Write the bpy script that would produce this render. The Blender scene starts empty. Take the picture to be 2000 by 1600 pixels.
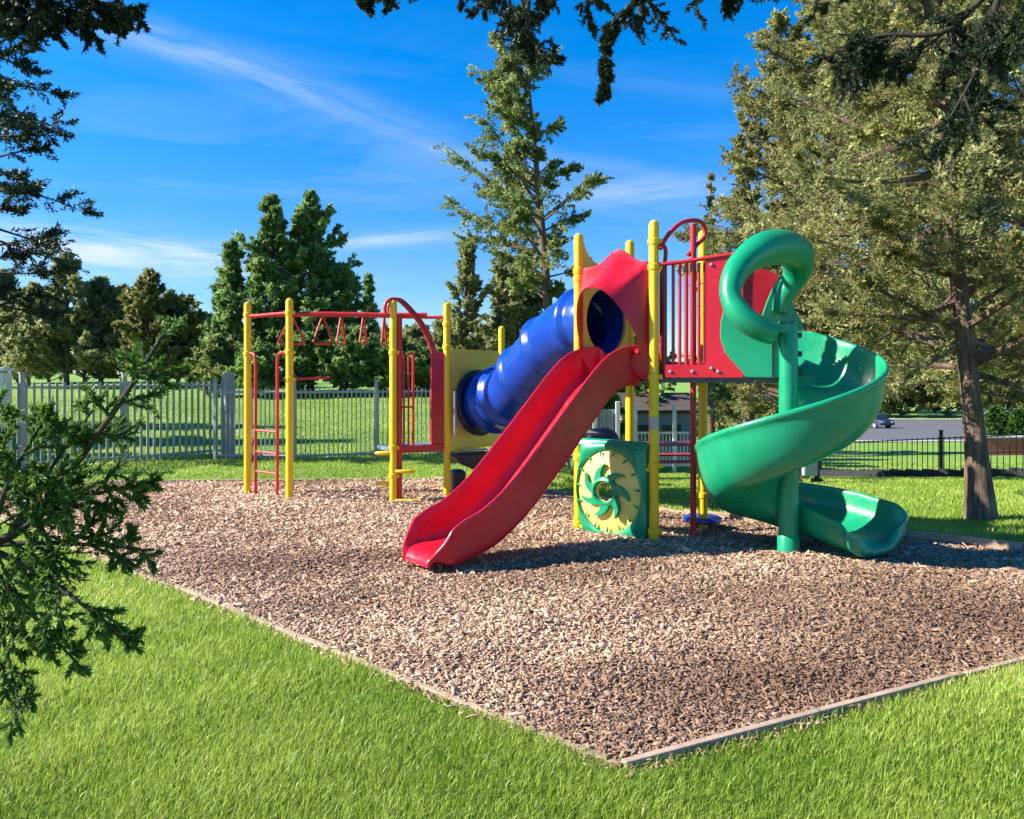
import bpy, math, random
import numpy as np
from mathutils import Vector, Matrix
R = math.radians
random.seed(7)
SC = bpy.context.scene
COL = SC.collection

# ------------------------------------------------------------------ camera
CAM_H = 1.65
F = 1600.0                      # focal length in pixels of the 2000 px wide photograph
cd = bpy.data.cameras.new('camera')
cam = bpy.data.objects.new('camera', cd); COL.objects.link(cam)
cam.location = (0, 0, CAM_H); cam.rotation_euler = (R(90), 0, 0)
cd.sensor_width = 36.0; cd.lens = 36.0 * F / 2000.0
cd.shift_y = -70.0 / 2000.0
cd.clip_start = 0.05; cd.clip_end = 3000
SC.camera = cam

# ------------------------------------------------------------------ light
SUN_EL, SUN_AZ = 33.0, 3.0     # shadows fall to +X, turned 3 degrees towards +Y
sd = bpy.data.lights.new('sun', 'SUN'); sd.energy = 4.4; sd.angle = R(0.5); sd.color = (1.0, 0.93, 0.82)
sun = bpy.data.objects.new('sun', sd); COL.objects.link(sun)
ldir = Vector((math.cos(R(SUN_EL)) * math.cos(R(SUN_AZ)), math.cos(R(SUN_EL)) * math.sin(R(SUN_AZ)), -math.sin(R(SUN_EL))))
sun.rotation_euler = ldir.to_track_quat('-Z', 'Y').to_euler()
sun.location = (-20, -5, 20)

W = bpy.data.worlds.new('World'); SC.world = W; W.use_nodes = True
def build_world():
    nt = W.node_tree; nt.nodes.clear()
    N = lambda t: nt.nodes.new(t)
    L = lambda a, b: nt.links.new(a, b)
    out = N('ShaderNodeOutputWorld'); bg = N('ShaderNodeBackground'); L(bg.outputs[0], out.inputs[0])
    bg.inputs[1].default_value = 0.088
    sky = N('ShaderNodeTexSky'); sky.sky_type = 'NISHITA'; sky.sun_disc = False
    sky.sun_elevation = R(SUN_EL); sky.sun_rotation = R(267)
    sky.air_density = 1.0; sky.dust_density = 0.2; sky.ozone_density = 4.0; sky.altitude = 800
    hs = N('ShaderNodeHueSaturation'); hs.inputs['Saturation'].default_value = 1.40; hs.inputs['Hue'].default_value = 0.505
    hs.inputs['Value'].default_value = 1.05
    L(sky.outputs[0], hs.inputs['Color'])
    tc = N('ShaderNodeTexCoord'); sep = N('ShaderNodeSeparateXYZ'); L(tc.outputs['Generated'], sep.inputs[0])
    def M(op, a, b=None, clamp=False):
        m = N('ShaderNodeMath'); m.operation = op; m.use_clamp = clamp
        for i, v in enumerate((a, b)):
            if v is None: continue
            if isinstance(v, (int, float)): m.inputs[i].default_value = v
            else: L(v, m.inputs[i])
        return m.outputs[0]
    X, Y, Z = sep.outputs
    Yp = M('MAXIMUM', Y, 0.05)
    u = M('DIVIDE', X, Yp); v = M('DIVIDE', Z, Yp)
    def streak(u0, v0, ang, lu, lv, scale, seed, lo, hi, amt, stretch=7.0):
        """a patch of cirrus round the direction (u0, v0), drawn out along ang"""
        ca, sa = math.cos(ang), math.sin(ang)
        du = M('SUBTRACT', u, u0); dv = M('SUBTRACT', v, v0)
        a = M('ADD', M('MULTIPLY', du, ca), M('MULTIPLY', dv, sa))
        b = M('SUBTRACT', M('MULTIPLY', dv, ca), M('MULTIPLY', du, sa))
        g = M('ADD', M('POWER', M('ABSOLUTE', M('DIVIDE', a, lu)), 2.0), M('POWER', M('ABSOLUTE', M('DIVIDE', b, lv)), 2.0))
        mask = M('POWER', 2.718, M('MULTIPLY', g, -1.0))
        cb = N('ShaderNodeCombineXYZ')
        L(M('MULTIPLY', a, scale / stretch), cb.inputs[0]); L(M('MULTIPLY', b, scale), cb.inputs[1]); cb.inputs[2].default_value = seed
        nz = N('ShaderNodeTexNoise'); nz.inputs['Detail'].default_value = 7; nz.inputs['Roughness'].default_value = 0.62
        nz.inputs['Scale'].default_value = 1.0; nz.inputs['Distortion'].default_value = 0.6
        L(cb.outputs[0], nz.inputs['Vector'])
        mr = N('ShaderNodeMapRange'); mr.inputs[1].default_value = lo; mr.inputs[2].default_value = hi
        L(nz.outputs[0], mr.inputs[0])
        return M('MULTIPLY', M('MULTIPLY', mask, mr.outputs[0]), amt)
    cl = streak(-0.30, 0.355, R(-19), 0.30, 0.022, 34, 1.3, 0.30, 0.75, 0.32)
    cl = M('ADD', cl, streak(-0.38, 0.395, R(-18), 0.16, 0.016, 44, 4.1, 0.35, 0.75, 0.30))
    cl = M('ADD', cl, streak(-0.50, 0.152, R(-5), 0.20, 0.022, 40, 2.2, 0.36, 0.66, 0.95))
    cl = M('ADD', cl, streak(-0.47, 0.10, R(-3), 0.35, 0.05, 26, 6.2, 0.42, 0.8, 0.35))
    cl = M('ADD', cl, streak(-0.16, 0.163, R(3), 0.10, 0.008, 40, 3.7, 0.32, 0.7, 0.55))
    cl = M('ADD', cl, streak(0.17, 0.225, R(6), 0.14, 0.012, 40, 5.5, 0.38, 0.75, 0.5))
    cl = M('ADD', cl, streak(-0.05, 0.24, R(-4), 0.7, 0.13, 14, 8.5, 0.45, 0.95, 0.30), True)
    mix = N('ShaderNodeMix'); mix.data_type = 'RGBA'
    # the clear dry air keeps the low sky blue: thin the pale band at the horizon
    hz = N('ShaderNodeMapRange'); hz.interpolation_type = 'SMOOTHSTEP'
    for i, q in enumerate((0.0, .42, 1.0, 0.0)): hz.inputs[i + 1].default_value = q
    L(Z, hz.inputs[0])
    low = N('ShaderNodeMix'); low.data_type = 'RGBA'; low.blend_type = 'MULTIPLY'
    L(hz.outputs[0], low.inputs[0]); L(hs.outputs[0], low.inputs[6]); low.inputs[7].default_value = (.56, .62, .74, 1)
    L(cl, mix.inputs[0]); L(low.outputs[2], mix.inputs[6]); mix.inputs[7].default_value = (4.0, 4.3, 4.8, 1)
    L(mix.outputs[2], bg.inputs[0])
build_world()
SC.view_settings.view_transform = 'Standard'; SC.view_settings.look = 'None'
SC.view_settings.exposure = 1.48; SC.view_settings.gamma = 1.0
SC.view_settings.use_curve_mapping = False

# ------------------------------------------------------------------ terrain
def sstep(a, b, t):
    t = np.clip((np.asarray(t, float) - a) / (b - a), 0, 1); return t * t * (3 - 2 * t)
YT = [0, 11.5, 16, 25, 45, 85, 200, 2000]
ZT = [0, 0, -.42, -1.5, -2.7, -3.9, -5, -12]
def terrain(x, y):
    """level round the play area, falling away to the right and the back"""
    x = np.asarray(x, float); y = np.asarray(y, float)
    k = sstep(0.0, 0.13, x / np.maximum(y, 1.0))
    left = np.interp(y, [0, 17, 40, 120, 2000], [0, 0, .95, 1.5, 1.5])
    return np.interp(y, YT, ZT) * k + left * (1 - k) + 0.03 * np.sin(x * .45 + 1) * np.sin(y * .37) * sstep(13, 20, y)
def gz(x, y): return float(terrain(x, y))
def px(p, d): return (p - 1000.0) / F * d                 # sideways offset seen at photo column p, d metres away
def pz(q, d): return CAM_H + (730.0 - q) / F * d           # height seen at photo row q, d metres away

PIT = [(.456, 3.393), (6.35, 6.40), (4.67, 7.48), (3.86, 8.12), (2.0, 9.50), (.9, 10.9), (-.3, 12.1), (-1.2, 12.6), (-6.1, 12.25), (-7.1, 10.5)]
def in_poly(X, Y, P):
    c = np.zeros(X.shape, bool); n = len(P)
    for i in range(n):
        x1, y1 = P[i]; x2, y2 = P[(i + 1) % n]
        if y1 == y2: continue
        c ^= ((y1 > Y) != (y2 > Y)) & (X < (x2 - x1) * (Y - y1) / (y2 - y1) + x1)
    return c
def edge_dist(X, Y, P):
    d = np.full(X.shape, 1e9); n = len(P)
    for i in range(n):
        ax, ay = P[i]; bx, by = P[(i + 1) % n]
        t = np.clip(((X - ax) * (bx - ax) + (Y - ay) * (by - ay)) / ((bx - ax) ** 2 + (by - ay) ** 2), 0, 1)
        d = np.minimum(d, np.hypot(X - ax - t * (bx - ax), Y - ay - t * (by - ay)))
    return d

# ------------------------------------------------------------------ materials
def mat(name):
    m = bpy.data.materials.new(name); m.use_nodes = True
    nt = m.node_tree; b = nt.nodes['Principled BSDF']
    return m, nt, b
def noise(nt, scale, detail=5, rough=.55, coord='Object', stretch=None):
    tc = nt.nodes.new('ShaderNodeTexCoord'); n = nt.nodes.new('ShaderNodeTexNoise')
    n.inputs['Scale'].default_value = scale; n.inputs['Detail'].default_value = detail; n.inputs['Roughness'].default_value = rough
    if stretch:
        mp = nt.nodes.new('ShaderNodeMapping'); mp.inputs['Scale'].default_value = stretch
        nt.links.new(tc.outputs[coord], mp.inputs[0]); nt.links.new(mp.outputs[0], n.inputs['Vector'])
    else: nt.links.new(tc.outputs[coord], n.inputs['Vector'])
    return n
def ramp(nt, src, stops):
    r = nt.nodes.new('ShaderNodeValToRGB')
    while len(r.color_ramp.elements) < len(stops): r.color_ramp.elements.new(.5)
    for e, (p, c) in zip(r.color_ramp.elements, stops):
        e.position = p; e.color = (*c, 1) if len(c) == 3 else c
    nt.links.new(src, r.inputs[0]); return r
def bump(nt, b, src, strength, dist):
    bp = nt.nodes.new('ShaderNodeBump'); bp.inputs['Strength'].default_value = strength; bp.inputs['Distance'].default_value = dist
    nt.links.new(src, bp.inputs['Height']); nt.links.new(bp.outputs[0], b.inputs['Normal'])
def painted(name, col, rough=.32, var=.12, spec=.5, bumps=.08, worn=None):
    m, nt, b = mat(name)
    n = noise(nt, 3.0, 6, .6)
    c2 = tuple(min(1, c * (1 + var) + .004) for c in col); c1 = tuple(c * (1 - var) for c in col)
    r = ramp(nt, n.outputs[0], [(.3, c1), (.7, c2)])
    colour = r.outputs[0]
    if worn:
        n3 = noise(nt, 7, 9, .72, stretch=(1, 1, .45))
        r3 = ramp(nt, n3.outputs[0], [(.58, (0, 0, 0)), (.80, (.6, .6, .6))])
        mx = nt.nodes.new('ShaderNodeMix'); mx.data_type = 'RGBA'
        nt.links.new(r3.outputs[0], mx.inputs[0]); nt.links.new(colour, mx.inputs[6]); mx.inputs[7].default_value = (*worn, 1)
        colour = mx.outputs[2]
    nt.links.new(colour, b.inputs['Base Color'])
    n2 = noise(nt, 18, 7, .7)
    rr = ramp(nt, n2.outputs[0], [(.35, (rough * .8,) * 3), (.7, (min(1, rough * 1.5),) * 3)])
    nt.links.new(rr.outputs[0], b.inputs['Roughness'])
    b.inputs['Specular IOR Level'].default_value = spec
    if bumps:
        n4 = noise(nt, 6, 3, .5); bump(nt, b, n4.outputs[0], bumps, .02)
    return m
RED = painted('red_plastic', (.52, .006, .022), .30, worn=(.58, .05, .07))
REDP = painted('red_paint', (.50, .016, .022), .34, worn=(.42, .05, .04))
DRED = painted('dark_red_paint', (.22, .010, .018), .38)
GREEN = painted('green_plastic', (.005, .27, .125), .28, worn=(.03, .33, .19))
BLUE = painted('blue_plastic', (.002, .045, .33), .22, worn=(.008, .065, .36))
NAVY = painted('navy_plastic', (.004, .010, .035), .35)
YELLOW = painted('yellow_paint', (.86, .53, .006), .36, var=.06, worn=(.70, .40, .03))
YPLAS = painted('yellow_plastic', (.78, .56, .09), .40, var=.06)
CREAM = painted('pale_yellow_plastic', (.90, .76, .17), .42, var=.06)
DECKM = painted('deck_coating', (.10, .09, .09), .6)
DECKB = painted('deck_blue_coating', (.10, .16, .22), .6)
DARK = painted('dark_plastic', (.018, .020, .026), .45)
IRON = painted('black_iron', (.012, .012, .016), .45)
GREY = painted('grey_metal', (.30, .32, .34), .4)
WHITE = painted('white_paint', (.62, .61, .57), .55, worn=(.40, .38, .33))
FENCEM = painted('pale_fence_paint', (.33, .34, .32), .5)
BRICKM = painted('brick_red', (.34, .085, .05), .85)
REDTAB = painted('red_table_paint', (.42, .025, .035), .5, worn=(.30, .06, .05))
CARBLUE = painted('car_blue_grey', (.035, .045, .075), .22, spec=.7)
CARWHITE = painted('car_white', (.60, .61, .62), .25)
GLASS = painted('dark_glass', (.02, .025, .03), .08, bumps=0)
RUBBER = painted('tyre_rubber', (.015, .015, .016), .8)
CANVAS = painted('blue_canvas', (.10, .18, .34), .8)
STICKER = painted('grey_sticker', (.42, .36, .30), .5, bumps=0)

def wood(name, c1, c2, rough=.8, scale=5, stretch=(14, 14, 1.2)):
    m, nt, b = mat(name); n = noise(nt, scale, 8, .65, stretch=stretch)
    r = ramp(nt, n.outputs[0], [(.28, c1), (.72, c2)]); nt.links.new(r.outputs[0], b.inputs['Base Color'])
    b.inputs['Roughness'].default_value = rough; bump(nt, b, n.outputs[0], .6, .02); return m
BARK = wood('bark', (.040, .028, .020), (.235, .165, .115), .9, 3.2, (6, 6, .9))
def bark_mat():
    m, nt, b = mat('furrowed_bark'); n = noise(nt, 2.2, 9, .7, stretch=(16, 16, 1.3)); n2 = noise(nt, 1.1, 5, .6, stretch=(3, 3, .8))
    mx = nt.nodes.new('ShaderNodeMix'); mx.data_type = 'FLOAT'; mx.inputs[0].default_value = .4
    nt.links.new(n.outputs[0], mx.inputs[2]); nt.links.new(n2.outputs[0], mx.inputs[3])
    r = ramp(nt, mx.outputs[0], [(.34, (.030, .019, .013)), (.47, (.13, .082, .055)), (.56, (.25, .175, .125)), (.68, (.40, .31, .24))])
    nt.links.new(r.outputs[0], b.inputs['Base Color']); b.inputs['Roughness'].default_value = .95
    bump(nt, b, n.outputs[0], 1.0, .06); return m
FURROW = bark_mat()
BARKD = wood('dark_bark', (.014, .011, .008), (.05, .038, .028), .9, 4, (6, 6, 1))
TIMBER = wood('weathered_timber', (.24, .165, .11), (.52, .39, .275), .85, 2.4, (2, 2, 9))
GREYWOOD = wood('grey_boards', (.24, .22, .20), (.46, .43, .39), .85, 3, (9, 9, .7))
TABLEW = wood('table_boards', (.10, .085, .075), (.24, .20, .17), .85, 3, (1, 9, 9))

def leaf_mat(name, dark, light, trans=.30, rough=.5, straw=None):
    m, nt, b = mat(name)
    at = nt.nodes.new('ShaderNodeAttribute'); at.attribute_name = 'tint'
    r = ramp(nt, at.outputs['Fac'], [(0, dark), (.62, tuple((a + c) / 2 for a, c in zip(dark, light))), (.97, light)] + ([(1.0, straw)] if straw else []))
    nt.links.new(r.outputs[0], b.inputs['Base Color']); b.inputs['Roughness'].default_value = rough
    b.inputs['Specular IOR Level'].default_value = .35
    tr = nt.nodes.new('ShaderNodeBsdfTranslucent'); nt.links.new(r.outputs[0], tr.inputs[0])
    mx = nt.nodes.new('ShaderNodeMixShader'); mx.inputs[0].default_value = trans
    nt.links.new(b.outputs[0], mx.inputs[1]); nt.links.new(tr.outputs[0], mx.inputs[2])
    nt.links.new(mx.outputs[0], nt.nodes['Material Output'].inputs[0]); return m
LF_OLIVE = leaf_mat('olive_foliage', (.100, .108, .032), (.58, .56, .22), .48)
LF_MID = leaf_mat('green_foliage', (.095, .140, .036), (.50, .55, .20), .48)
LF_DARK = leaf_mat('dark_foliage', (.085, .165, .042), (.44, .60, .20), .48)
LF_GREY = leaf_mat('grey_green_foliage', (.165, .185, .070), (.62, .64, .31), .50)
LF_NEAR = leaf_mat('shaded_needles', (.014, .026, .012), (.050, .085, .030), .2)  # very dark base colour carries the shade of the backlit boughs
LF_FROND = leaf_mat('frond_needles', (.042, .095, .016), (.22, .36, .065), .45)
LF_SHRUB = leaf_mat('bright_shrub', (.03, .08, .012), (.14, .24, .05))
BLADE = leaf_mat('grass_blades', (.16, .27, .018), (.60, .73, .14), .44, .45, (.66, .56, .27))
CHIPM = leaf_mat('wood_chips', (.082, .036, .017), (.90, .61, .40), 0.0, .85)

def lawn_mat():
    m, nt, b = mat('lawn_ground')
    n1 = noise(nt, .35, 6, .6); n2 = noise(nt, 26, 8, .75)
    mx = nt.nodes.new('ShaderNodeMix'); mx.data_type = 'FLOAT'; mx.inputs[0].default_value = .55
    nt.links.new(n1.outputs[0], mx.inputs[2]); nt.links.new(n2.outputs[0], mx.inputs[3])
    r = ramp(nt, mx.outputs[0], [(.30, (.10, .20, .014)), (.5, (.19, .33, .030)), (.72, (.28, .43, .055))])
    nt.links.new(r.outputs[0], b.inputs['Base Color']); b.inputs['Roughness'].default_value = .8
    bump(nt, b, n2.outputs[0], .8, .05); return m
LAWN = lawn_mat()
def mulch_mat():
    m, nt, b = mat('mulch')
    tc = nt.nodes.new('ShaderNodeTexCoord')
    nz = nt.nodes.new('ShaderNodeTexNoise'); nz.inputs['Scale'].default_value = 7; nz.inputs['Detail'].default_value = 4
    nt.links.new(tc.outputs['Object'], nz.inputs['Vector'])
    add = nt.nodes.new('ShaderNodeMix'); add.data_type = 'RGBA'; add.blend_type = 'ADD'; add.inputs[0].default_value = .25
    nt.links.new(tc.outputs['Object'], add.inputs[6]); nt.links.new(nz.outputs['Color'], add.inputs[7])
    mp = nt.nodes.new('ShaderNodeMapping'); mp.inputs['Scale'].default_value = (24, 42, 24); mp.inputs['Rotation'].default_value = (0, 0, .35)
    nt.links.new(add.outputs[2], mp.inputs[0])
    vo = nt.nodes.new('ShaderNodeTexVoronoi'); vo.inputs['Scale'].default_value = 1
    nt.links.new(mp.outputs[0], vo.inputs['Vector'])
    sp = nt.nodes.new('ShaderNodeSeparateColor'); nt.links.new(vo.outputs['Color'], sp.inputs[0])
    big = noise(nt, .8, 5, .6)
    mx = nt.nodes.new('ShaderNodeMix'); mx.data_type = 'FLOAT'; mx.inputs[0].default_value = .45
    nt.links.new(sp.outputs[0], mx.inputs[2]); nt.links.new(big.outputs[0], mx.inputs[3])
    r = ramp(nt, mx.outputs[0], [(.15, (.10, .05, .027)), (.45, (.24, .14, .085)), (.7, (.40, .265, .17)), (.95, (.56, .40, .28))])
    nt.links.new(r.outputs[0], b.inputs['Base Color']); b.inputs['Roughness'].default_value = .9
    bump(nt, b, vo.outputs['Distance'], .9, -.03); return m
MULCH = mulch_mat()
def road_mat():
    m, nt, b = mat('asphalt'); n = noise(nt, 3, 8, .7)
    r = ramp(nt, n.outputs[0], [(.3, (.085, .085, .09)), (.7, (.135, .132, .135))]); nt.links.new(r.outputs[0], b.inputs['Base Color'])
    b.inputs['Roughness'].default_value = .85; return m
ASPHALT = road_mat()

# ------------------------------------------------------------------ mesh helpers
class MB:
    def __init__(s): s.v = []; s.f = []
    def add(s, vs, fs):
        o = len(s.v); s.v += [tuple(v) for v in vs]; s.f += [tuple(i + o for i in f) for f in fs]; return s
    def box(s, c, size, rz=0.0, bev=0.0):
        cx, cy, cz = c; a, b, d = (q / 2 for q in size); ca, sa = math.cos(rz), math.sin(rz)
        e = min(bev, a * .9, b * .9, d * .9)
        if e <= 0:
            P = [(x, y, z) for z in (-d, d) for x, y in ((-a, -b), (a, -b), (a, b), (-a, b))]
            Fc = [(3, 2, 1, 0), (4, 5, 6, 7)] + [(i, (i + 1) % 4, 4 + (i + 1) % 4, 4 + i) for i in range(4)]
        else:
            P = []
            for z, k in ((-d, e), (-d + e, 0), (d - e, 0), (d, e)):
                for sx, sy in ((-1, -1), (1, -1), (1, 1), (-1, 1)):
                    if sx * sy > 0: q = [(sx * (a - k), sy * (b - k - e)), (sx * (a - k - e), sy * (b - k))]
                    else: q = [(sx * (a - k - e), sy * (b - k)), (sx * (a - k), sy * (b - k - e))]
                    q = [(x, y) for x, y in q]
                    P += [(x, y, z) for x, y in q]
            Fc = []
            for l in range(3):
                for i in range(8):
                    Fc.append((l * 8 + i, l * 8 + (i + 1) % 8, l * 8 + 8 + (i + 1) % 8, l * 8 + 8 + i))
            # order each ring counter clockwise by angle
            for l in range(4):
                ring = P[l * 8:l * 8 + 8]; ring.sort(key=lambda p: math.atan2(p[1] / b, p[0] / a)); P[l * 8:l * 8 + 8] = ring
            Fc += [tuple(range(7, -1, -1)), tuple(range(24, 32))]
        return s.add([(cx + x * ca - y * sa, cy + x * sa + y * ca, cz + z) for x, y, z in P], Fc)
    def tube(s, path, rad, seg=10, cap=True, flat=1.0):
        path = [Vector(p) for p in path]; n = len(path)
        rad = rad if isinstance(rad, (list, tuple)) else [rad] * n
        vs = []; up = None
        for i, p in enumerate(path):
            t = (path[min(i + 1, n - 1)] - path[max(i - 1, 0)])
            t = t.normalized() if t.length > 1e-9 else Vector((0, 0, 1))
            if up is None: up = t.orthogonal().normalized()
            else:
                up = up - t * up.dot(t); up = up.normalized() if up.length > 1e-6 else t.orthogonal().normalized()
            w = t.cross(up)
            for k in range(seg):
                a = 2 * math.pi * k / seg
                vs.append(p + (up * math.cos(a) + w * math.sin(a) * flat) * rad[i])
        fs = [(i * seg + k, i * seg + (k + 1) % seg, (i + 1) * seg + (k + 1) % seg, (i + 1) * seg + k) for i in range(n - 1) for k in range(seg)]
        if cap: fs += [tuple(range(seg - 1, -1, -1)), tuple((n - 1) * seg + k for k in range(seg))]
        return s.add(vs, fs)
    def sweep(s, rings, closed=True, caps=True):
        """rings: list of equal loops of points, each ring joined to the next"""
        m = len(rings[0]); vs = [p for r in rings for p in r]
        k = m if closed else m - 1
        fs = [(i * m + j, i * m + (j + 1) % m, (i + 1) * m + (j + 1) % m, (i + 1) * m + j) for i in range(len(rings) - 1) for j in range(k)]
        o = len(s.v); s.add(vs, fs)
        if caps and closed:
            s.f.append(tuple(o + j for j in range(m - 1, -1, -1))); s.f.append(tuple(o + (len(rings) - 1) * m + j for j in range(m)))
        return s
    def plate(s, pts, normal, thick):
        """a flat outline of 3-D points given real thickness along normal"""
        n = Vector(normal).normalized() * thick; m = len(pts)
        vs = [Vector(p) for p in pts] + [Vector(p) - n for p in pts]
        return s.add(vs, [tuple(range(m)), tuple(range(2 * m - 1, m - 1, -1))] + [(i, m + i, m + (i + 1) % m, (i + 1) % m) for i in range(m)])
    def build(s, name, m, parent=None, smooth=40, bevel=0):
        me = bpy.data.meshes.new(name); me.from_pydata(s.v, [], s.f)
        import bmesh
        bm = bmesh.new(); bm.from_mesh(me); bmesh.ops.recalc_face_normals(bm, faces=bm.faces); bm.to_mesh(me); bm.free()
        me.materials.append(m)
        if smooth:
            me.polygons.foreach_set('use_smooth', [True] * len(me.polygons)); me.set_sharp_from_angle(angle=R(smooth))
        o = link(name, me, parent)
        if bevel:
            b = o.modifiers.new('bevel', 'BEVEL'); b.width = bevel; b.segments = 2; b.limit_method = 'ANGLE'; b.angle_limit = R(40)
        return o
def link(name, me, parent=None):
    o = bpy.data.objects.new(name, me); COL.objects.link(o)
    if parent is not None:
        o.parent = parent
        if parent.type == 'EMPTY':
            o.matrix_parent_inverse = (Matrix.Translation(parent.location) @ Matrix.Rotation(parent.rotation_euler.z, 4, 'Z')).inverted()
    return o
def tag(o, label=None, cat=None, group=None, kind=None):
    for k, v in (('label', label), ('category', cat), ('group', group), ('kind', kind)):
        if v: o[k] = v
    return o
def thing(name, label, cat, loc, group=None):
    o = bpy.data.objects.new(name, None); COL.objects.link(o); o.location = loc; o.empty_display_size = .2
    return tag(o, label, cat, group)
def np_mesh(name, V, Fq, m, parent=None, tint=None, smooth=False):
    """V: (n,3) floats; Fq: (k,c) indices with c corners each"""
    me = bpy.data.meshes.new(name); n = len(V); k, c = Fq.shape
    me.vertices.add(n); me.vertices.foreach_set('co', np.ascontiguousarray(V, np.float32).ravel())
    me.loops.add(k * c); me.loops.foreach_set('vertex_index', np.ascontiguousarray(Fq, np.int32).ravel())
    me.polygons.add(k); me.polygons.foreach_set('loop_start', np.arange(0, k * c, c, dtype=np.int32))
    me.update(calc_edges=True)
    if tint is not None:
        a = me.attributes.new('tint', 'FLOAT', 'FACE'); a.data.foreach_set('value', np.ascontiguousarray(tint, np.float32))
    me.materials.append(m)
    if smooth: me.polygons.foreach_set('use_smooth', np.ones(k, bool))
    return link(name, me, parent)
def norm(v): return v / np.maximum(np.linalg.norm(v, axis=-1, keepdims=True), 1e-9)
def catmull(pts, n=8):
    P = [Vector(p) for p in pts]; P = [P[0] * 2 - P[1]] + P + [P[-1] * 2 - P[-2]]; out = []
    for i in range(1, len(P) - 2):
        for k in range(n):
            t = k / n; a, b, c, d = P[i - 1:i + 3]
            out.append(.5 * ((2 * b) + (c - a) * t + (2 * a - 5 * b + 4 * c - d) * t * t + (3 * b - a - 3 * c + d) * t ** 3))
    out.append(P[-2]); return out

# ================================================================== GROUND
def build_ground():
    # one sheet to the horizon: fine rows near the camera, coarse far away
    ys = np.concatenate([np.linspace(-12, 30, 85), np.linspace(31.5, 120, 60), np.geomspace(125, 2200, 30)])
    us = np.linspace(-1, 1, 121); us = np.sign(us) * np.abs(us) ** 1.5
    V = []
    for y in ys:
        half = 45 + max(0, y) * 1.1
        for u in us: V.append((u * half, y, gz(u * half, y)))
    nx = len(us); I = np.arange((len(ys) - 1) * (nx - 1)); r, c = I // (nx - 1), I % (nx - 1); b = r * nx + c
    o = np_mesh('lawn', np.array(V), np.stack([b, b + 1, b + nx + 1, b + nx], 1), LAWN, smooth=True)
    tag(o, kind='structure')
    # the mulch bed: a slightly mounded sheet laid on the lawn inside the edging
    xs = np.arange(-7.4, 6.6, .08); yy = np.arange(3.2, 12.8, .08); X, Y = np.meshgrid(xs, yy)
    d = edge_dist(X, Y, PIT); ins = in_poly(X, Y, PIT)
    Z = mulch_z(X, Y, d)
    Z = np.where(ins | (d < .06), Z, -.06)
    n = len(xs); idx = np.arange(X.size).reshape(X.shape)
    q = np.stack([idx[:-1, :-1], idx[:-1, 1:], idx[1:, 1:], idx[1:, :-1]], -1).reshape(-1, 4)
    keep = (ins | (d < .06)).ravel()[q].all(1)
    o = np_mesh('mulch_bed', np.stack([X, Y, Z], -1).reshape(-1, 3), q[keep], MULCH, smooth=True); tag(o, kind='structure')
def mulch_z(X, Y, d=None):
    if d is None: d = edge_dist(X, Y, PIT)
    z = .022 + .035 * sstep(0, 1.2, d) - .034 * np.exp(-((X + .85) ** 2 + (Y - 6.7) ** 2) / .22) - .030 * np.exp(-((X - 3.25) ** 2 + (Y - 6.9) ** 2) / .25) + .018 * np.sin(X * 2.1 + Y * .7) * np.sin(Y * 1.9 - X * .5) * sstep(0, .8, d)
    return z + .010 * np.sin(X * 7 + 1) * np.sin(Y * 6.3 + X * 2) * sstep(0, .5, d)
build_ground()

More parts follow.
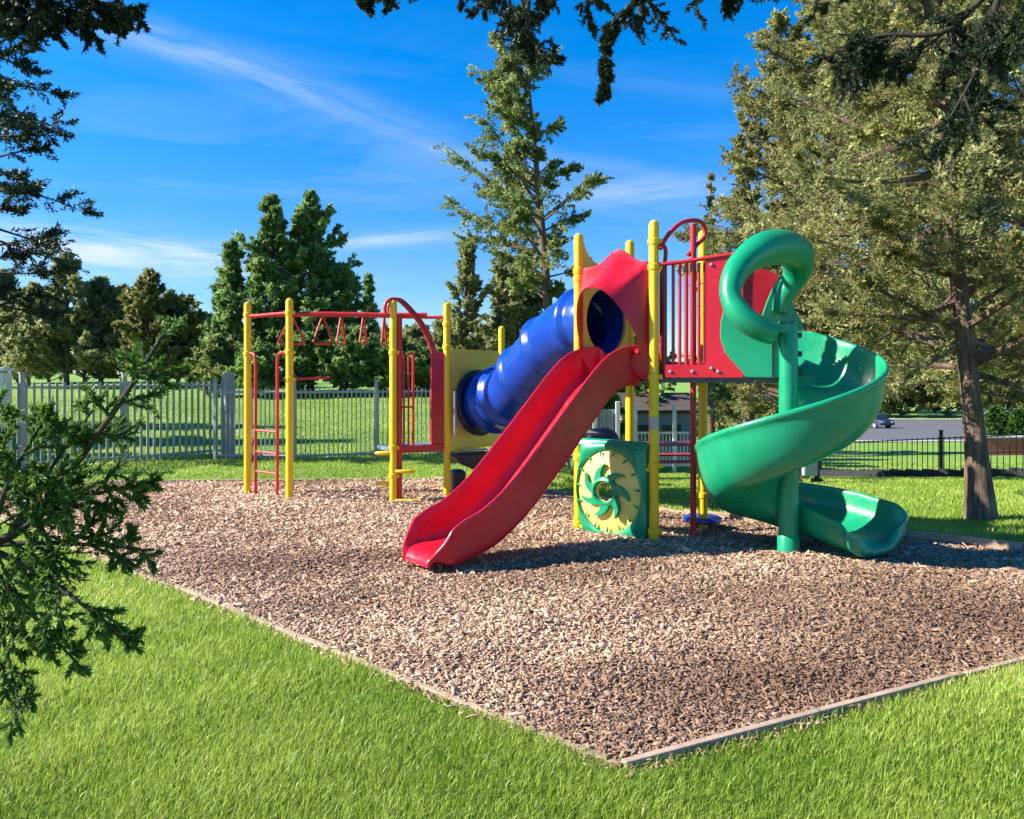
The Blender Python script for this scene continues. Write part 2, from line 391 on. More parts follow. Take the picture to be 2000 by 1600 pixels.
def build_chips():
    g = np.random.default_rng(11); N = 300000
    u = g.uniform(-.78, .78, N); y = np.exp(g.uniform(math.log(3.1), math.log(13), N)); x = u * y
    k = in_poly(x, y, PIT); k |= (edge_dist(x, y, PIT) < .10) & (g.uniform(0, 1, N) < .10) & (y < 8); x, y = x[k], y[k]; n = len(x)
    d = edge_dist(x, y, PIT); z = mulch_z(x, y, d) + g.uniform(.002, .016, n)
    L = g.gamma(1.7, .0105, n) * np.clip((y / 4.5) ** .55, .8, 2.0) + .008; Wd = np.minimum(L * g.uniform(.14, .48, n), .022 * np.clip((y / 4.5) ** .5, 1, 2))
    a = g.normal(.25, 1.0, n); pit = g.normal(0, .34, n); roll = g.normal(0, .5, n)
    t = np.stack([np.cos(a) * np.cos(pit), np.sin(a) * np.cos(pit), np.sin(pit)], 1)
    s = norm(np.stack([-np.sin(a), np.cos(a), roll], 1)); up = np.cross(t, s)
    P = np.stack([x, y, z], 1); th = (.0025 + .06 * Wd)[:, None]
    bow = (L * g.normal(0, .12, n))[:, None]
    hl, hw = (L / 2)[:, None], (Wd / 2)[:, None]
    sk = g.uniform(.35, 1.0, (n, 2))
    c = [P - t * hl + s * hw * sk[:, :1], P - t * hl - s * hw * sk[:, :1], P - s * hw + up * bow, P + t * hl - s * hw * sk[:, 1:] * .8, P + t * hl + s * hw * sk[:, 1:] * .6, P + s * hw + up * bow]
    top = [q + up * th for q in c]
    V = np.stack(top + c, 1).reshape(-1, 3)
    base = (np.arange(n) * 12)[:, None]
    Q = np.concatenate([base + np.array([[0, 1, 2, 5]]), base + np.array([[5, 2, 3, 4]])] +
                       [base + np.array([[i, 6 + i, 6 + (i + 1) % 6, (i + 1) % 6]]) for i in range(6)], 0)
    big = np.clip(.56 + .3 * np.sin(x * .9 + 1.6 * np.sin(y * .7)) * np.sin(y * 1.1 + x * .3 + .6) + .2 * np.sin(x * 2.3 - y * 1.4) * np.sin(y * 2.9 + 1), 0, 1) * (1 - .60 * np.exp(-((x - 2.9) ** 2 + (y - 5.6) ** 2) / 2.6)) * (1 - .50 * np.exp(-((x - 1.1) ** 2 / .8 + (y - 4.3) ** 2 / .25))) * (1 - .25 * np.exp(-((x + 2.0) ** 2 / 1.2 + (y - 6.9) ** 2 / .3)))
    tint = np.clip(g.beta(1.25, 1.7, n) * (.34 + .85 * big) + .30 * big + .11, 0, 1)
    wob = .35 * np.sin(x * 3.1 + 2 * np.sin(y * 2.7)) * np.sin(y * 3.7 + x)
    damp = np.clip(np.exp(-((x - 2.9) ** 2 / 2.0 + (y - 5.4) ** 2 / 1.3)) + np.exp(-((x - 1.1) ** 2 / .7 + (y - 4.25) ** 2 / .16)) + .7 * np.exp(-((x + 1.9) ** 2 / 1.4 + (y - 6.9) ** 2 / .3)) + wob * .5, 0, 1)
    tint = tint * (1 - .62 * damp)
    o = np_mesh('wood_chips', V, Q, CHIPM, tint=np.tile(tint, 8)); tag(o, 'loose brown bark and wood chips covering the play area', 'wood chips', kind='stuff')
build_chips()

def build_grass():
    g = np.random.default_rng(5); N = 720000
    u = g.uniform(-.74, .74, N); y = np.exp(g.uniform(math.log(2.0), math.log(34), N)); x = u * y
    d = edge_dist(x, y, PIT); ins = in_poly(x, y, PIT)
    k = ~ins & (d > .022); x, y, d = x[k], y[k], d[k]; n = len(x)
    tuft = np.sin(x * 3.1 + np.sin(y * 2.3) * 1.7) * np.sin(y * 3.7 + np.sin(x * 1.9) * 2)
    patch = np.sin(x * .9 + 1.3) * np.sin(y * 1.1 + x * .35)
    L = (.042 + .016 * tuft + g.uniform(-.012, .034, n)) * np.where(y > 9, .8, 1.05) * np.clip(1 + .12 * patch, .7, 1.3)
    Wd = (.0008 + .00036 * y) * g.uniform(.7, 1.3, n)
    a = g.uniform(0, 2 * np.pi, n)
    lean = norm(np.stack([np.cos(a) + .55, np.sin(a) + .2 + .3 * np.sin(x * 1.7 + y), np.zeros(n)], 1)) * g.uniform(.1, .85, (n, 1))
    b = a + g.normal(1.57, .6, n)
    s = np.stack([np.cos(b), np.sin(b), np.zeros(n)], 1) * Wd[:, None]
    P = np.stack([x, y, terrain(x, y) - .004], 1); up = np.array([[0, 0, 1.0]])
    l = L[:, None]
    mid = P + up * l * .58 + lean * l * .30; tip = P + up * l * (1 - .35 * np.linalg.norm(lean, axis=1, keepdims=True) ** 2) + lean * l * .95
    V = np.stack([P - s, P + s, mid - s * .8, mid + s * .8, tip], 1).reshape(-1, 3)
    bs = (np.arange(n) * 5)[:, None]
    # quad + triangle written as quads of one mesh with a doubled tip avoided: use triangles only
    T = np.concatenate([bs + np.array([[0, 1, 3]]), bs + np.array([[0, 3, 2]]), bs + np.array([[2, 3, 4]])], 0)
    dry = np.exp(-((x - 3.1) ** 2 + (y - 4.4) ** 2) / .5) + .6 * np.exp(-(d / .12) ** 2)
    tint = np.clip(.44 + .20 * patch + .15 * tuft + g.normal(0, .19, n) + .30 * dry * g.uniform(0, 1, n) + .5 * (g.uniform(0, 1, n) > .965), 0, 1)
    o = np_mesh('grass', V, T, BLADE, tint=np.tile(tint, 3)); tag(o, 'bright green lawn grass blades round the play area', 'grass', kind='stuff')
build_grass()

def edging(i, label, z=.05, w=.04):
    (x1, y1), (x2, y2) = PIT[i], PIT[(i + 1) % len(PIT)]
    L = math.hypot(x2 - x1, y2 - y1); ang = math.atan2(y2 - y1, x2 - x1)
    t = thing('timber_edging', label, 'edging', ((x1 + x2) / 2, (y1 + y2) / 2, 0), 'timber edging round the mulch')
    n = max(1, round(L / 2.0)); g = random.Random(i)
    for k in range(n):
        f = (k + .5) / n; m = MB()
        m.box((x1 + (x2 - x1) * f, y1 + (y2 - y1) * f, z / 2 - .02 + g.uniform(-.010, .008)), (L / n - .006, w, z + .04), ang + g.uniform(-.010, .010))
        m.build('board', TIMBER, t, smooth=0, bevel=.006)
edging(0, 'weathered timber edging along the near right side of the mulch', .045)
edging(9, 'weathered timber edging along the near left side of the mulch, partly under grass', .036)
edging(1, 'timber edging behind the spiral slide exit, far right corner', .10)
edging(2, 'short timber edging by the exit of the green spiral slide', .10)
edging(3, 'timber edging on the grass behind the green spiral slide', .09)
edging(4, 'timber edging behind the tall yellow posts', .06)
edging(5, 'timber edging between the mulch and the dark picnic table', .06)
edging(6, 'short timber edging behind the blue tube', .06)
edging(7, 'long straight timber edging on the far side, behind the overhead bars', .05)
edging(8, 'timber edging on the far left, in the shade', .06)

# ================================================================== PLAY STRUCTURE
A, B, Cc, D = (.681, 8.38), (1.344, 7.76), (1.30, 9.04), (1.964, 8.43)
P1, P2, P3, P4, P5 = (-3.55, 11.0), (-2.81, 10.35), (-1.50, 10.35), (-.856, 10.78), (-.15, 11.95)
PS = thing('play_structure', 'large playground structure with red, blue and green slides, yellow posts and overhead bars on mulch', 'play structure', (0, 9, 0))

def post(p, z1, clamps=(), r=.047):
    m = MB(); prof = [(-.05, r), (z1 - .05, r), (z1 - .02, r * .92), (z1 - .004, r * .65), (z1, r * .1)]
    m.tube([(p[0], p[1], z) for z, _ in prof], [q for _, q in prof], 20)
    o = m.build('post', YELLOW, PS, 35)
    c = MB(); c.tube([(p[0], p[1], z1 - .16), (p[0], p[1], z1 - .05), (p[0], p[1], z1 - .015), (p[0], p[1], z1 + .004)], [r * 1.05, r * 1.05, r * .9, r * .35], 20); c.build('post_cap', YELLOW, o)
    for z in clamps:
        c = MB(); c.tube([(p[0], p[1], z - .03), (p[0], p[1], z - .024), (p[0], p[1], z + .024), (p[0], p[1], z + .03)], [r * 1.05, r * 1.22, r * 1.22, r * 1.05], 20)
        c.box((p[0] + r * 1.25, p[1] - .01, z), (.03, .05, .05), .4, .006)
        c.build('clamp', YELLOW, o)
    return o
post(A, 3.08, (2.70, 2.62, .80, .12))
post(B, 3.10, (2.90, 2.66, 1.62, .78, .16))
post(Cc, 3.12, (2.72, 1.62, .8))
post(D, 3.12, (2.6, 1.62, .4))
post(P1, 2.61, (1.92, 2.44))
post(P2, 2.60, (1.92, 2.42, 1.58))
post(P3, 2.58, (1.92, .72, .36))
post(P4, 2.58, (2.30, 2.0, .66))
post(P5, 2.34, (1.3,))
b_sticker = MB(); b_sticker.tube([(B[0], B[1], 1.12), (B[0], B[1], 1.24)], .0485, 20, False); b_sticker.build('warning_sticker', STICKER, PS)

def plan(p, q, t, off=0.0):
    """point at fraction t of p-q, pushed off metres to the right of p->q"""
    dx, dy = q[0] - p[0], q[1] - p[1]; l = math.hypot(dx, dy)
    return (p[0] + dx * t + dy / l * off, p[1] + dy * t - dx / l * off)

# decks
m = MB(); ins = .05
m.plate([(A[0] + .05, A[1], 1.62), (B[0], B[1] + .05, 1.62), (D[0] - .05, D[1], 1.62), (Cc[0], Cc[1] - .05, 1.62)], (0, 0, 1), .05)
m.build('deck', DECKM, PS, 0, .006)
m = MB(); m.plate([(B[0] + .06, B[1] + .0, 1.625), (2.40, 7.43, 1.625), (2.42, 8.20, 1.625), (D[0] + .02, D[1] - .06, 1.625)], (0, 0, 1), .06)
m.build('landing_deck', DECKM, PS, 0, .006)

def holed(name, mt, p, q, outer, hole, disp, thick=.03, rings=10, n=96, parent=PS):
    """panel standing on plan line p->q; outer/hole map an angle to (u, z); disp pushes the sheet out of its plane"""
    dx, dy = q[0] - p[0], q[1] - p[1]; l = math.hypot(dx, dy); ux, uy = dx / l, dy / l; nx_, ny_ = uy, -ux
    front, back = [], []
    for r in range(rings + 1):
        t = r / rings; rf, rb = [], []
        for k in range(n):
            a = 2 * math.pi * k / n; o = outer(a); h = hole(a); u = o[0] + (h[0] - o[0]) * t; z = o[1] + (h[1] - o[1]) * t
            w = disp(t, a, u, z)
            rf.append((p[0] + ux * u + nx_ * w, p[1] + uy * u + ny_ * w, z)); w -= thick
            rb.append((p[0] + ux * u + nx_ * w, p[1] + uy * u + ny_ * w, z))
        front.append(rf); back.append(rb)
    m = MB(); loops = front + back[::-1] + [front[0]]
    m.sweep(loops, True, False)
    return m.build(name, mt, parent, 50)
def rect(u0, u1, z0, z1, a, top=None):
    cu, cz = (u0 + u1) / 2, (z0 + z1) / 2; c, s = math.cos(a), math.sin(a)
    k = min((u1 - u0) / 2 / max(abs(c), 1e-6), (z1 - z0) / 2 / max(abs(s), 1e-6)); u, z = cu + c * k, cz + s * k
    if top and s > 0: z += top(u) * min(1.0, max(0.0, (z - cz) / ((z1 - z0) / 2)))
    return u, z
AB = math.hypot(B[0] - A[0], B[1] - A[1])
# the moulded red entrance between the two front posts
def hood_disp(t, a, u, z):
    k = math.sin(a); up = max(0, k)
    rim = t ** 1.4 * (.12 + .26 * up)
    return .015 + rim + .02 * math.sin(t * math.pi)
hood = holed('slide_entrance', RED, A, B,
             lambda a: rect(.05, AB - .05, 1.60, 2.72, a, lambda u: .15 * math.exp(-((u - .50) / .17) ** 2)),
             lambda a: (.455 + .345 * math.copysign(abs(math.cos(a)) ** .8, math.cos(a)) * (1 - .22 * max(0, math.sin(a))), 2.00 + (.47 if math.sin(a) > 0 else .36) * math.sin(a)), hood_disp, .028, 14)
for u in (.10, AB - .10):
    q = plan(A, B, u / AB, .10); m = MB(); m.tube([(q[0], q[1], 1.86), (q[0] - .03, q[1] - .03, 1.86)], [.035, .02], 12); m.build('bolt_cover', RED, hood)

# yellow panel with the tube opening on the left side of the tower
ACl = math.hypot(Cc[0] - A[0], Cc[1] - A[1])
holed('tube_panel', YPLAS, A, Cc, lambda a: rect(.05, ACl - .05, 1.60, 2.78, a, lambda u: .24 * math.exp(-(u - .05) / .10) + .12 * math.exp(-(ACl - .05 - u) / .10)),
      lambda a: (.46 + .35 * math.cos(a), 2.21 + .35 * math.sin(a)), lambda t, a, u, z: .02, .035, 3)

# blue crawl tube
TP = catmull([(.985, 8.715, 2.20), (.83, 8.86, 2.20), (.62, 9.22, 2.12), (.36, 9.72, 1.86), (.13, 10.22, 1.58), (-.06, 10.72, 1.36), (-.26, 11.06, 1.27), (-.46, 11.22, 1.25)], 14)
def tube_shell():
    n = len(TP); outr, inr = [], []; up = Vector((0, 0, 1)); seg = 40
    lens = [0]
    for i in range(1, n): lens.append(lens[-1] + (TP[i] - TP[i - 1]).length)
    tot = lens[-1]
    joints = [0.30, 1.02, 1.72, 2.42, tot - .35]
    for i, p in enumerate(TP):
        t = (TP[min(i + 1, n - 1)] - TP[max(i - 1, 0)]).normalized(); w = t.cross(up).normalized(); v = w.cross(t).normalized()
        s = lens[i]
        j = max(math.exp(-((s - q) / .055) ** 4) for q in joints)
        ro, ri = [], []
        for k in range(seg):
            a = 2 * math.pi * k / seg; d = w * math.cos(a) + v * math.sin(a)
            # raised joint bands and two rows of moulded dimples along the upper side
            dim = 0
            for q in (.66, 1.37, 2.07):
                for aa in (math.pi * .33, math.pi * .60):
                    da = (a - aa + math.pi) % (2 * math.pi) - math.pi
                    e = ((s - q) / .16) ** 4 + (da / .24) ** 4
                    dim -= .042 * math.exp(-e)
            big = .045 * float(sstep(tot - 1.05, tot - .55, s)) * (1 - float(sstep(tot - .22, tot - .02, s))); ro.append(p + d * (.352 + .055 * j + dim + big)); ri.append(p + d * (.338 - .022 * j))
        outr.append(ro); inr.append(ri)
    return outr, inr
o_, i_ = tube_shell(); m = MB(); m.sweep(o_ + i_[::-1] + [o_[0]], True, False); tube = m.build('crawl_tube', BLUE, PS, 60)
def flange(i, j, mt, r0=.36, r1=.45):
    p = TP[i]; t = (TP[j] - TP[i]).normalized(); w = t.cross(Vector((0, 0, 1))).normalized(); v = w.cross(t).normalized(); m = MB(); rings = []
    for off, r in ((-.015, r0), (-.015, r1), (.01, r1 + .008), (.03, r1), (.045, r0 + .02), (.045, r0), (-.015, r0)):
        rings.append([p + t * off + (w * math.cos(a) + v * math.sin(a)) * r for a in [2 * math.pi * k / 48 for k in range(48)]])
    m.sweep(rings, True, False); m.build('flange', mt, tube, 60)
flange(-1, -2, NAVY); flange(0, 1, BLUE)

# yellow panel of the low tower that takes the lower end of the tube
P45 = math.hypot(P5[0] - P4[0], P5[1] - P4[1])
holed('end_panel', YPLAS, P4, P5, lambda a: rect(.06, P45 - .06, .66, 1.98, a), lambda a: (.60 + .345 * math.cos(a), 1.25 + .345 * math.sin(a)), lambda t, a, u, z: .0, .035, 3)
m = MB(); q0, q1 = plan(P4, P5, .05, .03), plan(P4, P5, .95, .03); m.tube([(*q0, .64), (*q1, .64)], .022, 10); m.build('panel_rail', YELLOW, PS)
m = MB(); q = plan(P4, P5, .085, .045); m.box((q[0], q[1], 1.12), (.05, .02, .60), math.atan2(P5[1] - P4[1], P5[0] - P4[0]), .004); m.build('panel_strip', WHITE, PS)

# straight red slide
def slide():
    m0 = Vector((1.01, 8.07, 0)); d = Vector((-.80, -.60, 0)); w = Vector((.60, -.80, 0))
    key = [(-.08, 1.615, .30), (.10, 1.61, .29), (.25, 1.57, .27), (.42, 1.44, .26), (.60, 1.25, .265), (1.0, .835, .27), (1.3, .545, .27), (1.52, .375, .27), (1.72, .265, .265), (1.92, .21, .25), (2.06, .19, .20), (2.14, .178, .10), (2.19, .160, .045), (2.225, .125, .02), (2.235, .085, .012)]
    cv = catmull([(a, b, c) for a, b, c in key], 6); rings = []
    for i, q in enumerate(cv):
        s, z, h = q; t = (cv[min(i + 1, len(cv) - 1)] - cv[max(i - 1, 0)]); td = (d * t[0] + Vector((0, 0, 1)) * t[1]).normalized(); nrm = w.cross(td).normalized()
        if nrm.z < 0: nrm = -nrm
        wd = .29 * (1.0 if s < 2.08 else max(.45, 1 - ((s - 2.08) / .17) ** 2 * .45))
        c = m0 + d * s + Vector((0, 0, z))
        # inner face of the trough from the left rim to the right rim, then the outer skin back
        inner = [(-1.0, h), (-.95, h * .80), (-.90, h * .42), (-.84, h * .14), (-.70, .015), (-.35, 0), (0, -.002), (.35, 0), (.70, .015), (.84, h * .14), (.90, h * .42), (.95, h * .80), (1.0, h)]
        rim_r = [(1.04, h + .018), (1.10, h + .012), (1.12, h - .012), (1.085, h - .035)]
        outer = [(1.05, h * .5), (1.03, h * .1), (1.02, -.05), (.98, -.085), (.86, -.075), (.6, -.045), (0, -.04), (-.6, -.045), (-.86, -.075), (-.98, -.085), (-1.02, -.05), (-1.03, h * .1), (-1.05, h * .5)]
        rim_l = [(-x, y) for x, y in rim_r[::-1]]
        prof = inner + rim_r + outer + rim_l
        kk = 1.0 if s < 2.1 else max(.25, 1 - (s - 2.1) / .14)
        rings.append([c + w * (x * wd) + nrm * (y if y >= 0 else y * kk) for x, y in prof])
    m = MB(); m.sweep(rings, True, True)
    o = m.build('straight_slide', RED, PS, 50)
    s = o.modifiers.new('subdivision', 'SUBSURF'); s.levels = 1; s.render_levels = 1
    return o
slide()
m = MB(); m.tube([(.30, 7.52, .93), (.62, 7.74, 1.28), (.95, 8.0, 1.57)], .02, 8)   # thin yellow bar along the underside of the chute
m.build('underside_bar', YELLOW, PS)

# spiral slide
SX, SY = 2.48, 7.35
SPI = None
def spiral():
    th = list(np.linspace(112, -282, 300)); rings = []; zs = []
    def bz(t):
        z = 1.34 + .0043 * t
        if t > 55: z = 1.34 + .0043 * 55 + (t - 55) * .0010
        if t < -225: z = 1.34 - .0043 * 225 + (t + 225) * .0022
        return z
    def prof(h, hi):
        inner = [(.085, hi), (.10, hi * .6), (.13, .07), (.20, .018), (.32, 0), (.48, .005), (.60, .035), (.69, .11), (.745, h * .52), (.765, h * .8), (.772, h)]
        rim = [(.785, h + .022), (.808, h + .024), (.825, h + .006), (.822, h - .028), (.800, h - .045)]
        outer = [(.798, h * .72), (.778, h * .45), (.735, .07), (.655, -.025), (.60, -.045), (.50, -.062), (.32, -.062), (.18, -.045), (.09, .03), (.068, hi * .6), (.062, hi), (.073, hi + .014)]
        return inner + rim + outer
    for t in th:
        a = R(t); ca, sa = math.cos(a), math.sin(a); z = bz(t)
        h = .46 if t > -200 else .46 - .14 * float(sstep(-200, -280, t)); hi = .20 if t > -180 else .20 + .10 * float(sstep(-180, -270, t))
        if t > 70: h = .46 + .06 * float(sstep(70, 112, t))
        rings.append([(SX + ca * r, SY + sa * r, z + v) for r, v in prof(h, hi)])
    # the run-out: straight on, then a last turn towards the front with a rounded lip
    c = .44; a = R(-282); p = np.array([SX + math.cos(a) * c, SY + math.sin(a) * c]); hd = math.atan2(-math.cos(a), math.sin(a)); z0 = bz(-282)
    step_, tot, s = .035, .98, 0.0
    while s < tot:
        s += step_; turn = -R(50) * step_ / .46 if .04 < s < .50 else 0; hd += turn
        p = p + np.array([math.cos(hd), math.sin(hd)]) * step_; nx_, ny_ = -math.sin(hd), math.cos(hd)
        f = s / tot; e = max(0.0, (s - tot + .13) / .13)
        h = (.33 - .02 * f) * (1 - .30 * e * e); hi = (.30 - .10 * f) * (1 - .30 * e * e); wk = 1 + .10 * e * e
        dz = -.105 * f - .02 * e * e
        rings.append([(p[0] + nx_ * (r - c) * wk, p[1] + ny_ * (r - c) * wk, max(.035, z0 + dz + v)) for r, v in prof(h, hi)])
    m = MB(); m.sweep(rings, True, True); o = m.build('spiral_slide', GREEN, PS, 70); sb = o.modifiers.new('subdivision', 'SUBSURF'); sb.levels = 1; sb.render_levels = 1
    return o
SPI = spiral()
m = MB(); m.tube([(SX, SY, -.03), (SX, SY, .25), (SX, SY, 1.2), (SX, SY, 2.06), (SX, SY, 2.10), (SX, SY, 2.115)], [.088, .086, .084, .082, .072, .02], 24); m.build('center_pole', GREEN, SPI)
m = MB(); m.tube([(SX, SY, -.03), (SX, SY, .20), (SX, SY, .21)], [.098, .096, .088], 24); m.build('pole_sleeve', GREEN, SPI)
m = MB(); m.box((SX - .13, SY - .03, 2.055), (.26, .07, .09), -.15, .01); m.box((SX + .05, SY + .08, 2.08), (.03, .20, .10), 0, .006); m.box((SX - .03, SY + .08, 2.08), (.03, .20, .10), 0, .006)
m.build('pole_bracket', GREEN, SPI)
for z in (1.66, 1.83, 2.0):
    m = MB(); m.box((SX + .10, SY + .11, z), (.11, .05, .05), -.05, .005); m.build('bolt_slot', NAVY, SPI)
m = MB(); m.box((2.96, 7.34, .03), (.30, .14, .12), -1.0, .02); m.build('exit_foot', GREEN, SPI)
# green moulded side plate in the plane of the red front panel
FP0, FP1 = (1.44, 7.72), (2.40, 7.385)
def fp(u, z, off=0.0):
    q = plan(FP0, FP1, u, off); return (q[0], q[1], z)
out_ = [(.545, 2.30), (.505, 2.12), (.500, 1.98), (.545, 1.84), (.63, 1.74), (.70, 1.655), (.72, 1.615), (1.01, 1.612), (1.01, 2.05), (.93, 2.12), (.80, 2.20), (.66, 2.28)]
m = MB(); m.plate([fp(u, z, .035) for u, z in out_], (-.33, -.94, 0), .035); m.build('side_plate', GREEN, SPI, 0, .008)
m = MB(); m.box((*plan(FP0, FP1, .955, .045), 1.82), (.012, .012, .40), -.35); m.build('plate_seam', NAVY, SPI)
# far side plate
m = MB(); m.plate([(px(p, 8.17), 8.17, pz(q, 8.17)) for p, q in ((1524, 538), (1510, 562), (1498, 590), (1487, 622), (1490, 735), (1570, 735), (1568, 630), (1554, 606), (1546, 580), (1556, 548))], (0, -1, 0), .035); m.build('far_plate', GREEN, SPI, 0, .008)
# hooped hood over the entrance: a fat bent tube from the near plate over to the far plate
HP = [(1510, 652, 7.22, 22), (1480, 640, 7.20, 24), (1446, 614, 7.22, 24), (1427, 578, 7.28, 21), (1433, 540, 7.36, 24), (1456, 509, 7.46, 28), (1492, 487, 7.60, 34), (1532, 484, 7.78, 35), (1556, 499, 7.94, 33), (1557, 528, 8.06, 28), (1545, 556, 8.12, 22), (1528, 585, 8.14, 17), (1522, 610, 8.14, 14)]
hp = catmull([(px(a, d), d, pz(b, d)) for a, b, d, _ in HP], 8); hr_ = catmull([(r * d / F, 0, 0) for _, _, d, r in HP], 8)
m = MB(); m.tube(hp, [q[0] for q in hr_], 26); m.build('entry_hood', GREEN, SPI, 60)

# red front panel with a tall opening, made of its four borders
def fplate(name, u0, u1, z0, z1, mt=RED, off=0.0, th=.025):
    m = MB(); m.plate([fp(u0, z0, off), fp(u1, z0, off), fp(u1, z1, off), fp(u0, z1, off)], (-.33, -.94, 0), th); return m
m = fplate('p', .0, .70, 1.615, 1.735); 
m.plate([fp(.37, 1.735), fp(.70, 1.735), fp(.70, 2.745), fp(.37, 2.715)], (-.33, -.94, 0), .025)
m.build('front_panel', RED, PS, 0)
m = MB(); m.tube([fp(-.05, 2.68), fp(.2, 2.70), fp(.45, 2.73), fp(.70, 2.755)], .02, 10); m.build('panel_top_rail', REDP, PS)
m = MB(); m.plate([(2.02, 8.50, 1.62), (2.72, 8.36, 1.62), (2.72, 8.36, 2.66), (2.60, 8.385, 2.72), (2.02, 8.50, 2.72)], (-.2, -1, 0), .025); m.build('back_panel', RED, PS, 0)
for u, z in ((.42, 1.70), (.42, 2.66), (.05, 1.67), (.25, 1.67), (.48, 1.67)):
    q0 = fp(u, z, .004); q1 = fp(u, z, .016); m = MB(); m.tube([q0, q1], [.016, .010], 10); m.build('bolt', GREY, PS)
# vertical bars seen through the opening
br = MB(); br.tube([fp(.0, 1.75, -.05), fp(.37, 1.75, -.05)], .014, 8); bar_o = br.build('barrier', DRED, PS)
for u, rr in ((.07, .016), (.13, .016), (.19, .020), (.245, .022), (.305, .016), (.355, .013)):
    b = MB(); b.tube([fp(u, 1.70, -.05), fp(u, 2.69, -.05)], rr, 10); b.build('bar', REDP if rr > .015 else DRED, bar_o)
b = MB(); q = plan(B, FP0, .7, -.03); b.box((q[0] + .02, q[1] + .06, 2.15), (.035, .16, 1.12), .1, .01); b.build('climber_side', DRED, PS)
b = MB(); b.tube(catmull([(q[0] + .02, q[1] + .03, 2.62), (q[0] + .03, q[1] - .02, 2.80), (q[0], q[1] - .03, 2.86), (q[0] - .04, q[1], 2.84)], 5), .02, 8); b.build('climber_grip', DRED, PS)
# fireman pole with curved top bars
FPX, FPY = px(1354, 8.05), 8.05
m = MB(); m.tube([(FPX, FPY, 0.0), (FPX, FPY, 3.12)], .030, 14); pole = m.build('fire_pole', REDP, PS)
z_t = pz(428, 7.95)
arch = catmull([(px(1289, 7.72), 7.72, pz(486, 7.72)), (px(1306, 7.78), 7.78, pz(458, 7.78)), (px(1330, 7.9), 7.9, pz(436, 7.9)), (px(1356, 8.02), 8.02, z_t), (px(1374, 8.12), 8.12, pz(438, 8.1)), (px(1376, 8.15), 8.15, pz(460, 8.1)), (px(1360, 8.08), 8.08, pz(480, 8.1)), (px(1344, 8.05), 8.05, pz(500, 8.1))], 6)
m = MB(); m.tube(arch, .022, 12); m.build('arch_bar', REDP, PS)
m = MB(); m.tube([(FPX + .02, FPY, .12), (FPX + .02, FPY, .02)], [.055, .075], 14); m.build('pole_foot', REDP, pole)
dcx, dcy = px(1372, 8.55), 8.55
m = MB(); rr = [(.0, .16), (.17, .165), (.20, .15), (.205, .125), (.18, .105), (.05, .10)]
m.sweep([[(dcx + r * math.cos(a), dcy + r * math.sin(a), z) for a in [2 * math.pi * k / 32 for k in range(32)]] for r, z in rr], True, True)
disc = m.build('foot_disc', BLUE, PS, 45)
m = MB(); m.tube([(dcx, dcy, .11), (dcx, dcy, -.03)], [.05, .06], 12); m.build('disc_stem', REDP, disc)

# sun panel under the deck
def abp(u, z, off): q = plan(A, B, u / AB, off); return (q[0], q[1], z)
def fr_out(a):
    u, z = rect(.055, .855, .035, 1.0, a)
    # rounded lower corners
    if z < .20:
        k = (.20 - z) / .20; cu = .455; u = cu + (u - cu) * (1 - .20 * k * k)
    return u, z
cl = holed('sun_panel', GREEN, A, B, fr_out, lambda a: (.44 + .385 * math.cos(a), .50 + .405 * math.sin(a)), lambda t, a, u, z: .05 + .05 * math.sin(t * math.pi * .8) + .02 * t, .05, 8)
m = MB(); m.plate([abp(.03, .93, .10), abp(.87, .93, .10), abp(.87, 1.0, .07), abp(.03, 1.0, .07)], (-.6, -.7, .2), .10); m.build('panel_ledge', GREEN, cl, 0, .02)
holed('oval_face', CREAM, A, B, lambda a: (.44 + .39 * math.cos(a), .50 + .41 * math.sin(a)), lambda a: (.44 + .108 * math.cos(a), .50 + .098 * math.sin(a)),
      lambda t, a, u, z: .075 + .06 * (1 - (1 - t) ** 2), .03, 8, parent=cl)
def swirl():
    m = MB(); C0u, C0z = .44, .50
    def pt(r, a, off): return abp(C0u + r * math.cos(a) * .92, C0z + r * math.sin(a) * .84, off)
    rings = [[pt(r, a, o) for a in [2 * math.pi * k / 48 for k in range(48)]] for r, o in ((.118, .12), (.118, .155), (.135, .176), (.168, .166), (.182, .13), (.118, .12))]
    m.sweep(rings, True, False)
    ts = [i / 8 for i in range(9)]; cl_ = [(.160 + .150 * t, -.05 + .50 * t ** 1.4, (.040 * (1 - t) ** .6 + .013) * (1.0 if t < .85 else .8)) for t in ts]
    hook = [(r, a - w / r) for r, a, w in cl_] + [(r + (.012 if i == 8 else 0), a + w / r) for i, (r, a, w) in reversed(list(enumerate(cl_)))]
    for k in range(7):
        a0 = 2 * math.pi * k / 7 + .25
        f = [Vector(pt(r, a0 - a, .168)) for r, a in hook]; n = len(hook)
        b = [Vector(pt(r * (1.0 if i in (0, n - 1) else 1.02), a0 - a, .125)) for i, (r, a) in enumerate(hook)]
        h_ = n // 2
        m.add(f + b, [(i, (i + 1) % n, n + (i + 1) % n, n + i) for i in range(n)] + [(i, i + 1, n - 2 - i, n - 1 - i) for i in range(h_ - 1)])
    m.build('swirl', GREEN, cl, 40)
    for k in range(15):
        t = MB()
        a = 2 * math.pi * k / 15 + .1; q0 = abp(.44 + .375 * math.cos(a), .50 + .395 * math.sin(a), .105); q1 = abp(.44 + .325 * math.cos(a + .03), .50 + .345 * math.sin(a + .03), .115)
        t.tube([q0, q1], [.013, .005], 6); t.build('rim_mark', GREEN, cl)
swirl()
for q0, q1 in (((*A, .82), abp(.10, .82, .06)), ((*A, .10), abp(.14, .10, .06)), ((*B, .74), abp(AB - .10, .74, .06))):
    m = MB(); m.tube([q0, q1], .02, 8); m.build('panel_bracket', YELLOW, cl)

